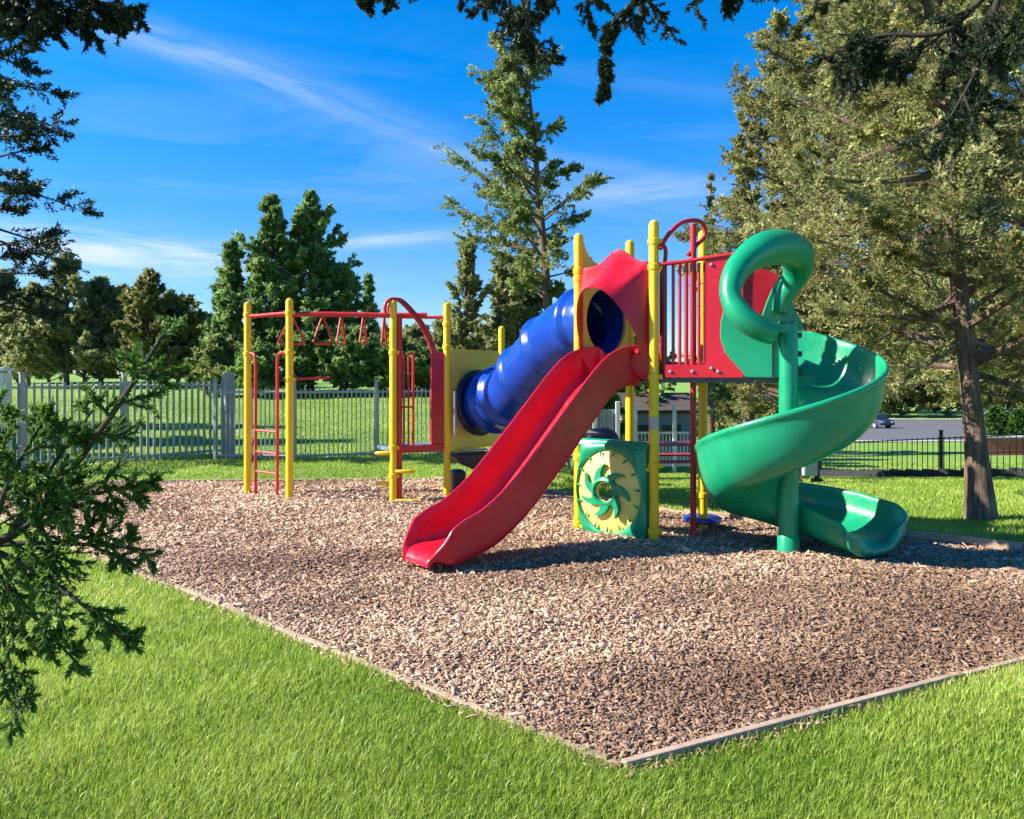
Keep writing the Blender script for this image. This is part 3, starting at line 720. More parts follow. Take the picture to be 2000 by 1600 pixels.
# low tower
m = MB(); m.plate([(P3[0] + .03, P3[1], .69), (P4[0], P4[1] - .02, .69), (P4[0] - .30, P4[1] + .75, .69), (P3[0] - .33, P3[1] + .72, .69)], (0, 0, 1), .05); m.build('low_deck', DECKB, PS, 0, .006)
m = MB(); q0, q1 = plan(P3, P4, .04, .02), plan(P3, P4, .93, .02)
m.plate([(*q0, .64), (*q1, .64), (*q1, .73), (*q0, .73)], (.55, -.83, 0), .03); m.build('deck_edge', REDP, PS, 0, .005)
def gate(t0, t1, z0, z1, bars):
    a, b = plan(P3, P4, t0, .0), plan(P3, P4, t1, .0); m = MB(); r = .018
    m.tube([(*a, z0), (*a, z1), (*b, z1), (*b, z0), (*a, z0)], r, 8); o = m.build('gate_panel', REDP, PS)
    for k in range(bars):
        f = (k + 1) / (bars + 1); q = plan(P3, P4, t0 + (t1 - t0) * f); b_ = MB(); b_.tube([(*q, z0), (*q, z1)], .011, 8); b_.build('bar', REDP, o)
    b_ = MB(); zz = (z0 + z1) / 2 - .1; b_.tube([(*a, zz), (*b, zz)], .012, 8); b_.build('bar', REDP, o)
gate(.10, .36, .73, 1.92, 2)
a_, b_2 = plan(P3, P4, .70), plan(P3, P4, .95)
m = MB(); m.plate([(*a_, .73), (*b_2, .73), (*b_2, 1.93), (*a_, 1.93)], (.55, -.83, 0), .03); m.build('gate_plate', REDP, PS, 0, .006)
# arched climbing bars over the entrance of the low tower
for off, sh in ((0.0, 0), (.05, .10)):
    pts = [(px(752 + sh * 60, 10.3), 10.3 + off, pz(612, 10.3)), (px(753 + sh * 60, 10.3), 10.3 + off, pz(594, 10.3)), (px(766 + sh * 60, 10.35), 10.35 + off, pz(584, 10.35)), (px(783 + sh * 60, 10.4), 10.4 + off, pz(590, 10.4)), (px(812 + sh * 60, 10.5), 10.5 + off, pz(622, 10.5)), (px(832 + sh * 60, 10.6), 10.6 + off, pz(655, 10.6)), (px(845 + sh * 60, 10.6), 10.6 + off, pz(690, 10.6))]
    m = MB(); m.tube(catmull(pts, 6), .022, 10); m.build('arch_bar', REDP, PS)
m = MB(); m.tube([(P3[0] + .075, P3[1] + .03, .0), (P3[0] + .075, P3[1] + .03, 2.40)], .034, 10); m.build('side_pole', REDP, PS)
def step(p, w, z, ang=0.0):
    m = MB(); m.tube([(p[0] - w / 2, p[1], z), (p[0] - w / 2 + .02, p[1], z), (p[0] + w / 2 - .02, p[1], z), (p[0] + w / 2, p[1], z)], [.012, .026, .026, .012], 12); m.build('step', YELLOW, PS)
step((P3[0] - .11, P3[1] - .01), .24, .645); step((P3[0] + .15, P3[1] - .03), .26, .42); step((P3[0] + .20, P3[1] - .06), .34, .05); step((P3[0] - .12, P3[1] + .1), .20, .25)
# overhead bars
m = MB(); m.tube(catmull([(*P2, 2.40), (P2[0] + .4, P2[1], 2.405), (P3[0] - .3, P3[1], 2.395), (*P3, 2.39)], 4), .030, 12); m.build('overhead_rail', REDP, PS)
m = MB(); m.tube(catmull([(*P1, 2.40), (-3.2, 11.0, 2.44), (-2.5, 10.95, 2.44), (-1.4, 10.85, 2.40), (*P4, 2.39)], 5), .022, 12); m.build('overhead_rail', REDP, PS)
m = MB(); m.tube([(*plan(P1, P2, .5), 2.42), (-1.1, 10.6, 2.41)], .030, 12); m.tube([(*P1, 2.42), (*P2, 2.42)], .02, 10); m.build('overhead_beam', REDP, PS)
for x, rot in ((-2.87, .15), (-2.46, .62), (-2.22, 1.35), (-1.93, 1.40), (-1.66, 1.5)):
    y = 10.66 - (x + 2.9) * .03; c, s = math.cos(rot), math.sin(rot); w = .13 if x > -2.8 else .17
    m = MB(); m.tube([(x, y, 2.41), (x - c * w, y - s * w, 2.06), (x - c * (w - .03), y - s * (w - .03), 2.035), (x + c * (w - .03), y + s * (w - .03), 2.035), (x + c * w, y + s * w, 2.06), (x + .005, y, 2.41)], .014, 8); m.build('trapeze_handle', REDP, PS)
# end ladder
lad = None
for p, s in ((P1, 1), (P2, -1)):
    q = plan(P1, P2, .20 if s > 0 else .72); e = plan(P1, P2, .06 if s > 0 else .94)
    pts = [(*p, 1.92), (*e, 1.925), ((q[0] * .8 + e[0] * .2), (q[1] * .8 + e[1] * .2), 1.90), (q[0], q[1], 1.80), (q[0], q[1], 1.4), (q[0], q[1], .7), (q[0], q[1], -.02)]
    m = MB(); m.tube(catmull(pts, 5), .020, 10); lad = m.build('ladder_side', REDP, PS)
for z in (.36, .62, .90): 
    m = MB(); m.tube([(*plan(P1, P2, .20), z), (*plan(P1, P2, .72), z)], .015, 8); m.build('rung', REDP, PS)
m = MB(); m.tube([(P2[0] - .06, P2[1] - .04, 1.58), (P2[0] + .48, P2[1] + .12, 1.60)], .016, 8); m.build('grip_bar', REDP, PS)
# dark slab standing in for the shadowed underside below the low deck
m = MB(); m.plate([(-.80, 10.72, .60), (-.25, 10.95, .60), (-.25, 10.95, .34), (-.45, 10.86, .36), (-.68, 10.77, .48)], (.4, -.9, 0), .3); m.build('shadow_slab', DARK, PS, 0, .03)
m = MB(); m.box((-.74, 11.2, .17), (.18, .25, .34), .3, .03); m.build('navy_block', NAVY, PS)  # plain dark blue block below the deck

# ================================================================== FENCES
def fence(name, label, pts, h, pitch, mt, r, rails, posts, post_w, base=0.0, plinth=None, pick=None):
    mid = pts[len(pts) // 2]; t = thing(name, label, 'fence', (mid[0], mid[1], gz(*mid)))
    k = MB()
    for (x1, y1), (x2, y2) in zip(pts[:-1], pts[1:]):
        L = math.hypot(x2 - x1, y2 - y1); n = int(L / pitch); ang = math.atan2(y2 - y1, x2 - x1)
        for i in range(n):
            f = (i + .5) / n; x, y = x1 + (x2 - x1) * f, y1 + (y2 - y1) * f; z = gz(x, y) + base
            k.box((x, y, z + h / 2 + .02), (r[0], r[1], h - .04), ang)
        for zr, th in rails:
            rl = MB(); rl.tube([(x1 + (x2 - x1) * f, y1 + (y2 - y1) * f, gz(x1 + (x2 - x1) * f, y1 + (y2 - y1) * f) + base + zr) for f in np.linspace(0, 1, 9)], th, 6); rl.build('rail', mt, t)
        n = max(1, round(L / posts))
        for i in range(n + 1):
            f = i / n; x, y = x1 + (x2 - x1) * f, y1 + (y2 - y1) * f
            m = MB(); m.box((x, y, gz(x, y) + (h + .12) / 2), (post_w, post_w, h + .12 + .06), ang, .006); m.box((x, y, gz(x, y) + h + .16), (post_w * 1.25, post_w * 1.25, .025), ang); m.build('fence_post', mt, t, 0)
        if plinth:
            m = MB()
            for i in range(8):
                f = (i + .5) / 8; x, y = x1 + (x2 - x1) * f, y1 + (y2 - y1) * f; m.box((x, y, gz(x, y) + plinth / 2 - .05), (L / 8, .16, plinth + .1), ang)
            m.build('plinth', GREYWOOD if mt is FENCEM else DARK, t, 0)
    k.build('pickets', mt, t, 0)
fence('picket_fence', 'pale grey picket fence on the left edge of the play lawn, before the field', [(-9.4, 12.6), (-7.1, 15.0), (-5.75, 16.4)], 1.50, .115, FENCEM, (.045, .018), ((.12, .022), (1.42, .022)), 2.0, .08)
fence('picket_fence', 'pale grey picket fence behind the overhead bars, running off behind the blue tube', [(-5.65, 15.6), (-4.1, 15.4), (-1.2, 16.6), (1.2, 17.4)], 1.36, .085, FENCEM, (.020, .016), ((.10, .02), (1.30, .022)), 1.9, .06)
fence('iron_fence', 'low black iron fence with a dark plinth between the right-hand lawn and the road', [(7.6, 27.6), (9.2, 24.5), (11.0, 21.0), (13.2, 16.8)], 1.06, .15, IRON, (.016, .016), ((.18, .014), (.62, .012), (1.02, .016)), 3.4, .07, plinth=.22)
# thick fence corner post and white gate pillar
t = thing('gate_post', 'thick weathered grey post at the fence corner left of the ladder', 'post', (px(447, 15.9), 15.9, 0))
m = MB(); m.box((px(447, 15.9), 15.9, .80), (.17, .17, 1.66), .6, .01); m.build('shaft', GREYWOOD, t, 0)
m = MB(); m.box((px(447, 15.9), 15.9, 1.65), (.21, .21, .05), .6, .01); m.build('cap', GREYWOOD, t, 0)
t = thing('brick_pillar', 'white painted brick pillar at the left end of the picket fence', 'pillar', (px(0, 13.4), 13.4, 0))
m = MB()
for i in range(9): m.box((px(-4, 13.4), 13.4, .10 + i * .185), (.30, .30, .176), .1, .008)
m.build('shaft', WHITE, t, 0)
m = MB(); m.box((px(-4, 13.4), 13.4, .86), (.275, .275, 1.60), .1); m.box((px(-4, 13.4), 13.4, 1.72), (.36, .36, .06), .1, .01); m.build('cap', WHITE, t, 0)

# ================================================================== BACKGROUND OBJECTS
def picnic(x, y, rz, mt, label, L=1.6):
    z = gz(x, y); t = thing('picnic_table', label, 'picnic table', (x, y, z)); c, s = math.cos(rz), math.sin(rz)
    def w(a, b, h): return (x + a * c - b * s, y + a * s + b * c, z + h)
    m = MB()
    for i in range(5): m.box(w(0, -.30 + i * .15, .74), (L, .14, .035), rz)
    m.build('tabletop', mt, t, 0)
    for sg in (-1, 1):
        m = MB()
        for k in (0, 1): m.box(w(0, sg * (.62 + .15 * k), .44), (L, .14, .035), rz)
        m.build('bench', mt, t, 0)
    for e in (-1, 1):
        m = MB(); a = e * (L / 2 - .2)
        m.tube([w(a, -.55, 0), w(a, -.2, .72)], .035, 6); m.tube([w(a, .55, 0), w(a, .2, .72)], .035, 6); m.tube([w(a, -.75, .40), w(a, .75, .40)], .03, 6)
        m.build('leg', mt, t)
picnic(px(1318, 17), 17, .1, REDTAB, 'red picnic table on the grass seen under the tower')
picnic(px(1062, 13.0), 13.0, .15, TABLEW, 'dark wooden picnic table behind the red slide')
# grey bin between two dark posts behind the spiral slide
x, y = px(1576, 14.2), 14.2; z = gz(x, y)
t = thing('trash_bin', 'grey metal trash bin hung between two dark posts behind the spiral slide', 'trash bin', (x, y, z))
m = MB(); m.box((x, y, z + .42), (.26, .26, .56), .2, .015); m.build('body', GREY, t, 0)
m = MB(); m.box((x, y, z + .715), (.30, .30, .03), .2, .008); m.build('lid', WHITE, t, 0)
for dx in (-.19, .19):
    m = MB(); m.box((x + dx, y + dx * .2, z + .36), (.07, .07, .80), .2, .006); m.box((x + dx, y + dx * .2, z + .04), (.17, .17, .08), .2, .02); m.build('post', DARK, t, 0)
# board fence and covered grill behind the tower
x0, x1, y = px(1120, 21), px(1206, 21), 21.0; z = gz(px(1165, 21), 21)
t = thing('board_fence', 'pale board fence with white posts behind the climbing tower', 'fence', ((x0 + x1) / 2, y, z))
m = MB()
for i in range(12): m.box((x0 + (i + .5) * (x1 - x0) / 12, y, z + .85), ((x1 - x0) / 12 - .012, .03, 1.5))
m.build('board', GREYWOOD, t, 0)
for f in (.0, .48, 1.0):
    m = MB(); m.box((x0 + f * (x1 - x0), y - .06, z + .88), (.11, .09, 1.84), 0, .008); m.build('fence_post', WHITE, t, 0)
x, y = px(1175, 16), 16.0; z = gz(x, y)
t = thing('covered_grill', 'dark covered barbecue grill behind the sun panel', 'grill', (x, y, z))
m = MB(); m.sweep([[(x + r * math.cos(a), y + .7 * r * math.sin(a), z + h) for a in [2 * math.pi * k / 20 for k in range(20)]] for r, h in ((.33, .50), (.36, .62), (.35, .78), (.27, .92), (.12, .99))], True, True); m.build('lid', DARK, t, 50)
m = MB(); m.box((x - .25, y, z + .66), (.62, .4, .10), 0, .01); m.build('shelf', DARK, t, 0)
for a, b in ((-.2, -.15), (.2, -.15), (-.2, .15), (.2, .15)):
    m = MB(); m.tube([(x + a, y + b, z), (x + a * .8, y + b * .8, z + .55)], .02, 6); m.build('leg', DARK, t)
# white porch fence and post
y = 27.0; x0, x1 = px(1236, y), px(1346, y); z = gz(px(1300, y), y)
t = thing('porch_railing', 'white railing with a tall post seen under the deck', 'railing', ((x0 + x1) / 2, y, z))
m = MB()
for i in range(16): m.box((x0 + (i + .5) * (x1 - x0) / 16, y, z + .78), (.035, .03, 1.0))
m.build('baluster', WHITE, t, 0)
for h in (1.32, .25):
    m = MB(); m.box(((x0 + x1) / 2, y, z + h), (x1 - x0, .07, .07)); m.build('rail', WHITE, t, 0)
for q in (1240, 1316):
    m = MB(); m.box((px(q, y), y - .08, z + 1.1), (.12, .12, 2.3), 0, .01); m.build('post', WHITE, t, 0)
# a low house with a porch roof behind it
y = 31.0; xa, xb = px(1215, y), px(1352, y); z = gz(px(1290, y), y)
t = thing('small_house', 'low tan building with a dark porch roof behind the white railing', 'house', ((xa + xb) / 2, y + 1, z))
m = MB(); m.box(((xa + xb) / 2, y + 1.5, z + 1.1), (xb - xa, 2.6, 2.2)); m.build('wall', painted('tan_wall', (.36, .29, .24), .85), t, 0)
m = MB(); m.plate([(xa - .2, y - .1, z + 2.12), (xb + .2, y - .1, z + 2.12), (xb + .2, y + 1.5, z + 2.75), (xa - .2, y + 1.5, z + 2.75)], (0, -.4, 1), .12)
m.plate([(xb + .2, y + 3.1, z + 2.12), (xa - .2, y + 3.1, z + 2.12), (xa - .2, y + 1.5, z + 2.75), (xb + .2, y + 1.5, z + 2.75)], (0, .4, 1), .12); m.build('roof', painted('brown_shingles', (.075, .055, .05), .9), t, 0)
for f in (.3, .72):
    m = MB(); m.box((xa + (xb - xa) * f, y + .17, z + 1.15), (.7, .06, .8)); m.build('window', GLASS, t, 0)
# blue canopy
x, y = px(1487, 31), 31.0; z = gz(x, y)
t = thing('shade_canopy', 'pale blue shade canopy on a white pole beyond the lawn', 'canopy', (x, y, z))
m = MB(); m.sweep([[(x + r * math.cos(a), y + r * math.sin(a), z + h) for a in [2 * math.pi * k / 8 for k in range(8)]] for r, h in ((1.1, 2.15), (1.12, 2.25), (.6, 2.5), (.05, 2.75), (.03, 2.70), (.6, 2.44), (1.1, 2.15))], True, False); m.build('fabric', CANVAS, t, 0)
m = MB(); m.tube([(x, y, z), (x, y, z + 2.8)], .03, 8); m.build('pole', WHITE, t)
# road, its kerb and the parked cars
def strip(name, x0, x1, y0, y1, mt, lift, nx=60, ny=14):
    X, Y = np.meshgrid(np.linspace(0, 1, nx), np.linspace(0, 1, ny)); YY = y0 + (y1 - y0) * Y; XX = (x0 + (x1 - x0) * X) * YY / y0
    Z = terrain(XX, YY) + lift; i = np.arange(nx * ny).reshape(ny, nx)
    return tag(np_mesh(name, np.stack([XX, YY, Z], -1).reshape(-1, 3), np.stack([i[:-1, :-1], i[:-1, 1:], i[1:, 1:], i[1:, :-1]], -1).reshape(-1, 4), mt, smooth=True), kind='structure')
strip('road', 9, 60, 58, 100, ASPHALT, .03)
CONC = painted('pale_concrete', (.42, .40, .36), .9)
strip('kerb', 14, 75, 100.2, 101.6, CONC, .15)
strip('pavement', 9, 60, 55.5, 57.8, CONC, .05)
def car(p, d, rz, mt, label, s=1.0, q=None):
    x, y = px(p, d), d; z = gz(x, y) + .03
    t = thing('parked_car', label, 'car', (x, y, z), 'cars parked across the road'); c, sn = math.cos(rz), math.sin(rz)
    def w(a, b, h): return (x + (a * c - b * sn) * s, y + (a * sn + b * c) * s, z + h * s)
    side = [(-2.15, .35), (-2.2, .62), (-2.05, .86), (-1.5, .93), (-.95, 1.35), (-.5, 1.46), (.55, 1.46), (1.05, 1.32), (1.65, .98), (2.1, .86), (2.2, .6), (2.15, .33)]
    wd = {i: (.86 if h < 1.0 else .66) for i, (_, h) in enumerate(side)}
    m = MB(); Lf = [w(a, -wd[i], h) for i, (a, h) in enumerate(side)]; Rt = [w(a, wd[i], h) for i, (a, h) in enumerate(side)]; n = len(side)
    m.add(Lf + Rt, [tuple(range(n)), tuple(range(2 * n - 1, n - 1, -1))] + [(i, n + i, n + (i + 1) % n, (i + 1) % n) for i in range(n)]); m.build('body', mt, t, 30, .04)
    for sg in (-1, 1):
        m = MB(); pts = [(-1.35, .96), (-.88, 1.30), (.95, 1.30), (1.45, .98)]
        m.plate([w(a, sg * (.875 if h < 1.0 else .735), h) for a, h in pts], (-sn * sg, c * sg, 0), .03); m.build('side_window', GLASS, t, 0)
    m = MB(); m.plate([w(-1.52, -.66, .96), w(-1.52, .66, .96), w(-1.0, .56, 1.34), w(-1.0, -.56, 1.34)], (-c, -sn, .8), .03); m.build('windscreen', GLASS, t, 0)
    for a in (-1.35, 1.35):
        for sg in (-1, 1):
            m = MB(); m.tube([w(a, sg * .70, .33), w(a, sg * .90, .33)], .33 * s, 18); wh = m.build('wheel', RUBBER, t)
            m = MB(); m.tube([w(a, sg * .895, .33), w(a, sg * .912, .33)], .20 * s, 14); m.build('rim', GREY, wh)
    for sg in (-1, 1):
        m = MB(); m.box(w(-2.17, sg * .58, .68), (.08 * s, .3 * s, .14 * s), rz); m.build('headlight', WHITE, t, 0)
car(1702, 82, 1.9, CARBLUE, 'dark blue-grey car parked on the road right of the spiral slide')
car(1950, 92, .3, CARWHITE, 'white parked car half hidden by shrubs right of the tree trunk')
# brick planter at the far right
x0, x1 = px(1915, 42), px(2060, 42); zc = gz(px(1980, 42), 42)
t = thing('planter_wall', 'long low red brick planter wall at the right edge, beyond the iron fence', 'planter', ((x0 + x1) / 2, 42, zc))
m = MB(); m.box(((x0 + x1) / 2, 42, zc + .45), (x1 - x0, .5, .9), 0, .02); m.build('wall', BRICKM, t, 0)
m = MB(); m.box(((x0 + x1) / 2, 42, zc + .94), (x1 - x0 + .1, .6, .09), 0, .01); m.build('coping', WHITE, t, 0)

# ================================================================== TREES
def leaves(g, pos, dirs, L, Wd, jitter=.35):
    """kite-shaped leaf faces at pos pointing along dirs"""
    n = len(pos); d = norm(dirs + g.normal(0, jitter, (n, 3))); s = norm(np.cross(d, g.normal(0, 1, (n, 3))))
    l = L * np.exp(g.normal(-.03, .30, (n, 1))); w = Wd * np.exp(g.normal(0, .35, (n, 1)))
    V = np.stack([pos, pos + d * l * .45 + s * w, pos + d * l, pos + d * l * .45 - s * w], 1).reshape(-1, 3)
    return V
def tree(name, label, x, y, H, rad, prof, mt, leaf=(.10, .028), t0=.1, nb=90, ns=12, nl=26, lean=(0, 0), up=(.05, .5), seed=0, trunk_r=.12, bark=BARK, group=None, cat='tree', base=None, bend=None, spray=.34, blo=.15, biased=None, flare=1.35, jit=.5, lit=.0, asym=0.0, twigs=0):
    g = np.random.default_rng(seed); z0 = gz(x, y) if base is None else base
    t = thing(name, label, cat, (x, y, z0), group)
    def axis(f):
        f = np.asarray(f, float); q = f ** 1.3
        return np.stack([x + lean[0] * q + (bend or 0) * np.sin(f * 3.0), y + lean[1] * q, z0 + H * f], -1)
    tm = MB(); fs = np.linspace(0, 1, 16); pts = axis(fs); pts[0, 2] -= .1
    tm.tube([tuple(p) for p in pts], [trunk_r * ((1 - f) ** .8 * .95 + .05) * (1 + (flare - 1) * math.exp(-f * H / .35)) for f in fs], 12)
    f = np.clip(t0 + (1 - t0) * (np.arange(nb) + g.uniform(0, 1, nb)) / nb, 0, .995)
    az = np.arange(nb) * 2.39996 + g.normal(0, .5, nb)
    if biased is not None: az = np.where(g.uniform(0, 1, nb) < .35, biased + g.normal(0, .7, nb), az)
    Lb = rad * np.array([prof((q - t0) / (1 - t0)) for q in f]) * g.uniform(.55, 1.2, nb) * (1 + asym * np.cos(az - (biased or 0)))
    Lb = np.maximum(Lb, .10 * rad)
    pitch = g.uniform(up[0], up[1], nb) + .5 * f ** 3
    b0 = axis(f); h = np.stack([np.cos(az), np.sin(az), np.zeros(nb)], 1)
    droop = g.uniform(-.18, .22, nb)
    def along(i, s):          # point at s of branch i
        l = Lb[i][:, None]; s = s[:, None]
        return b0[i] + h[i] * l * s * np.cos(pitch[i])[:, None] + np.array([[0, 0, 1.0]]) * l * (np.sin(pitch[i])[:, None] * s + droop[i][:, None] * s * s)
    for i in range(nb):
        if Lb[i] < .25: continue
        ss = np.linspace(0, .96, 5); P = along(np.full(5, i), ss); r0 = min(trunk_r * .45, .012 + .018 * Lb[i])
        tm.tube([tuple(p) for p in P], [r0 * (1 - .85 * q) for q in ss], 5, False)
    for _ in range(twigs):    # bare dead twigs among the foliage
        i = int(g.integers(0, nb)); s0 = g.uniform(.3, .9); p = along(np.array([i]), np.array([s0]))[0]; dd = norm(h[i] * .8 + g.normal(0, .7, 3)); l = Lb[i] * g.uniform(.25, .6); q = [p]
        for _k in range(5): dd = norm(dd + g.normal(0, .25, 3)); q.append(q[-1] + dd * l / 5)
        tm.tube([tuple(v) for v in q], [(.004 + .006 * Lb[i]) * (1 - .17 * e) for e in range(6)], 5, False)
    tm.build('trunk', bark, t, 60)
    nl = int(nl * (1.35 if twigs else 1.8)); I = np.repeat(np.arange(nb), ns); k = len(I); s = blo + (1 - blo) * np.sqrt(g.uniform(0, 1, k))
    sp = along(I, s); side = np.stack([-h[I][:, 1], h[I][:, 0], np.zeros(k)], 1) * g.choice([-1, 1], k)[:, None]
    sd_ = norm(h[I] * g.uniform(.3, 1.0, (k, 1)) + side * g.uniform(.1, 1.1, (k, 1)) + np.array([[0, 0, 1.0]]) * g.normal(.18, .38, (k, 1)))
    sl = spray * (Lb[I] ** .6) * (1.15 - .6 * s) * g.uniform(.5, 1.3, k)
    J = np.repeat(np.arange(k), nl); q = g.uniform(0, 1, len(J))
    pos = sp[J] + sd_[J] * (sl[J] * q)[:, None] + g.normal(0, 1, (len(J), 3)) * (.10 * sl[J] * (1.15 - .8 * q))[:, None]
    V = leaves(g, pos, sd_[J], leaf[0], leaf[1], jit)
    ct = (g.normal(.45 + lit, .17, k) + g.normal(0, .14, nb)[I])[J]; tint = np.clip(ct + g.normal(0, .15, len(J)), 0, 1)
    np_mesh('crown', V, np.arange(len(V)).reshape(-1, 4), mt, t, tint)
    return t
cone = lambda f: (1 - f) ** .75
cone2 = lambda f: (1 - f) ** .6 * (.82 + .18 * math.sin(f * 23))
col_ = lambda f: (min(1, .55 + 1.6 * f)) * (1 - f ** 3.2) ** .8
oval = lambda f: max(.08, math.sin(math.pi * min(1, .12 + .88 * f)) ** .65)
bush = lambda f: (1 - f ** 2.2) ** .6

RG = 'olive junipers on the right'
def T(p, d, apex, rpx, *a, **k):
    x, y = px(p, d), d; z0 = gz(x, y); H = pz(apex, d) - z0
    return (x, y, H, rpx * d / F)
def bg(label, p, d, apex, rpx, prof, mt, name='juniper_tree', **k):
    x, y, H, r = T(p, d, apex, rpx); g = dict(leaf=(.0040 * d, .0009 * d), twigs=40 if k.get('group') == RG else 0, trunk_r=.05 + .012 * H); g.update(k)
    return tree(name, label, x, y, H, r, prof, mt, seed=int(p * 7 + d), **g)
# centre: a tall thin-topped conifer and its lower neighbours
def tall_prof(f):
    return .30 + .75 * math.exp(-((f - .30) / .17) ** 2) + .34 * math.exp(-((f - .74) / .13) ** 2) - .12 * math.exp(-((f - .56) / .06) ** 2) - .35 * max(0, f - .86) / .14
bg('tall ragged conifer with a bare upper trunk behind the blue tube', 1085, 25, 84, 168, tall_prof, LF_MID, nb=74, ns=22, nl=30, t0=.33, lean=(-.95, 0), up=(.05, .75), biased=math.pi, name='conifer_tree', trunk_r=.20, spray=.42, bark=BARK, asym=.22)
bg('pale green pointed juniper left of the tall conifer, behind the low yellow panel', 912, 27, 474, 78, cone2, LF_GREY, nb=80, ns=14, nl=26, t0=.05, up=(.5, 1.1))
bg('broad grey-green juniper behind the blue tube', 1010, 28, 540, 118, bush, LF_GREY, nb=100, ns=16, nl=30, t0=.05, up=(.4, 1.1))
bg('low grey-green juniper behind the climbing tower', 1130, 29, 600, 80, bush, LF_GREY, nb=70, ns=14, nl=26, t0=.05, up=(.4, 1.1))
# left of centre: the twin-topped dark tree
bg('left spire of the twin dark green junipers behind the ladder', 530, 36, 392, 122, cone2, LF_DARK, nb=120, ns=18, nl=24, t0=.06, up=(.3, 1.0))
bg('right and taller spire of the twin dark green junipers behind the overhead bars', 606, 37, 386, 138, lambda f: (1 - f ** 1.7) ** .75 * (.85 + .15 * math.sin(f * 19)), LF_DARK, nb=130, ns=18, nl=26, t0=.06, up=(.3, 1.0))
bg('small dark juniper on the left flank of the twin junipers', 452, 36, 476, 88, cone2, LF_DARK, nb=80, ns=14, nl=22, t0=.05, up=(.2, 1.0))
bg('dark juniper on the right flank of the twin junipers', 668, 37, 530, 85, bush, LF_DARK, nb=80, ns=16, nl=22, t0=.05, up=(.2, 1.0))
bg('small lone spruce right of the twin junipers', 720, 46, 540, 26, cone, LF_DARK, nb=50, ns=9, nl=18, t0=.08, name='spruce_tree', up=(-.1, .3))
for i, (p, d, ap, r, lb) in enumerate(((500, 33, 690, 62, 'dark low bush behind the ladder'), (590, 34, 668, 62, 'dark low bush under the triangular handles'), (675, 34, 660, 70, 'broad dark bush behind the overhead bars'), (765, 34, 672, 60, 'dark bush behind the red gate panels'), (830, 34, 690, 52, 'dark bush right of the red gate panels'), (425, 34, 668, 52, 'olive bush behind the fence corner post'), (900, 36, 700, 60, 'dark bush behind the low yellow panel'))):
    bg(lb, p, d, ap, r, bush, LF_DARK if i != 5 else LF_MID, name='juniper_bush', nb=60, ns=12, nl=24, t0=.02, up=(.2, 1.0), cat='bush', group='bushes along the far side of the field')
# far left group beyond the field
for p, d, ap, r, pr, mt, lb in ((130, 41, 506, 105, cone2, LF_GREY, 'tallest pointed juniper beyond the left fence'), (55, 41, 585, 92, bush, LF_GREY, 'rounded olive juniper beyond the left pillar'), (197, 42, 552, 92, cone2, LF_GREY, 'grey-green juniper between two pointed ones beyond the left fence'), (291, 40, 536, 80, lambda f: (1 - f ** 1.6) ** .8, LF_OLIVE, 'brownish narrow juniper beyond the left fence, near the leaning branch'), (240, 42, 568, 75, cone2, LF_GREY, 'thin dark juniper beyond the left fence'), (348, 41, 598, 80, bush, LF_OLIVE, 'low olive juniper left of the twin junipers'), (5, 43, 538, 85, cone2, LF_GREY, 'faint pointed juniper at the left edge'), (402, 45, 628, 60, bush, LF_MID, 'small green juniper in the gap left of the twin junipers')):
    bg(lb, p, d, ap, r, pr, mt, nb=90, ns=16, nl=24, t0=.06, up=(.2, 1.1), group='junipers beyond the field')
for p, d, ap, r, mt, lb in ((35, 52, 640, 90, LF_MID, 'low green tree behind the left group, near the pillar'), (165, 54, 640, 90, LF_GREY, 'low pale tree filling the left group'), (265, 53, 632, 85, LF_MID, 'low green tree behind the brownish juniper'), (325, 54, 645, 80, LF_GREY, 'low pale tree beside the brownish juniper'), (385, 52, 655, 70, LF_MID, 'low green tree left of the twin junipers'), (440, 50, 650, 70, LF_GREY, 'low pale tree behind the ladder posts'), (735, 52, 665, 75, LF_MID, 'low green tree right of the twin junipers'), (815, 50, 660, 75, LF_GREY, 'low pale tree behind the arched red bars'), (95, 56, 655, 80, LF_DARK, 'low dark tree in the left group'), (870, 50, 640, 60, LF_GREY, 'low pale tree behind the low yellow panel')):
    bg(lb, p, d, ap, r, bush, mt, nb=70, ns=14, nl=22, t0=.02, up=(.2, 1.0), group='low trees closing the far side of the field')
# right: the near tree and the mass behind
RG = 'olive junipers on the right'
tree('cedar_tree', 'near juniper with a thick leaning grey-brown trunk on the right lawn', px(1917, 9.3), 9.3, 7.6, 2.2, lambda f: .75 * (1 - f ** 2) + .25, LF_OLIVE, leaf=(.050, .011), t0=.215, nb=120, ns=30, nl=44, lean=(-.75, .1), up=(-.55, .55), twigs=90, seed=41, trunk_r=.125, bark=FURROW, group=RG, spray=.36, flare=1.55, lit=.05, bend=-.06)
bg('large ragged olive juniper behind the green spiral slide', 1560, 18, 38, 235, lambda f: .35 + .75 * math.sin(math.pi * min(1, .25 + .72 * f)) ** .8 if f < .97 else .2, LF_OLIVE, nb=140, ns=30, nl=36, t0=.15, lean=(1.3, 0), up=(-.1, .9), group=RG, spray=.40, lit=.03)
bg('spiky-topped olive juniper left of the large one', 1535, 21, 60, 118, lambda f: .9 - .55 * f, LF_OLIVE, nb=110, ns=22, nl=36, t0=.10, up=(.1, 1.0), group=RG, spray=.40, lit=.0)
bg('outermost olive juniper with long bare twigs right of the tower', 1462, 22, 200, 85, lambda f: 1 - .6 * f, LF_OLIVE, nb=70, ns=16, nl=32, t0=.08, up=(.2, 1.1), group=RG, spray=.42)
bg('thin young juniper directly behind the tower top', 1388, 26, 338, 34, cone, LF_OLIVE, nb=46, ns=9, nl=20, t0=.1, up=(.5, 1.2), group=RG)
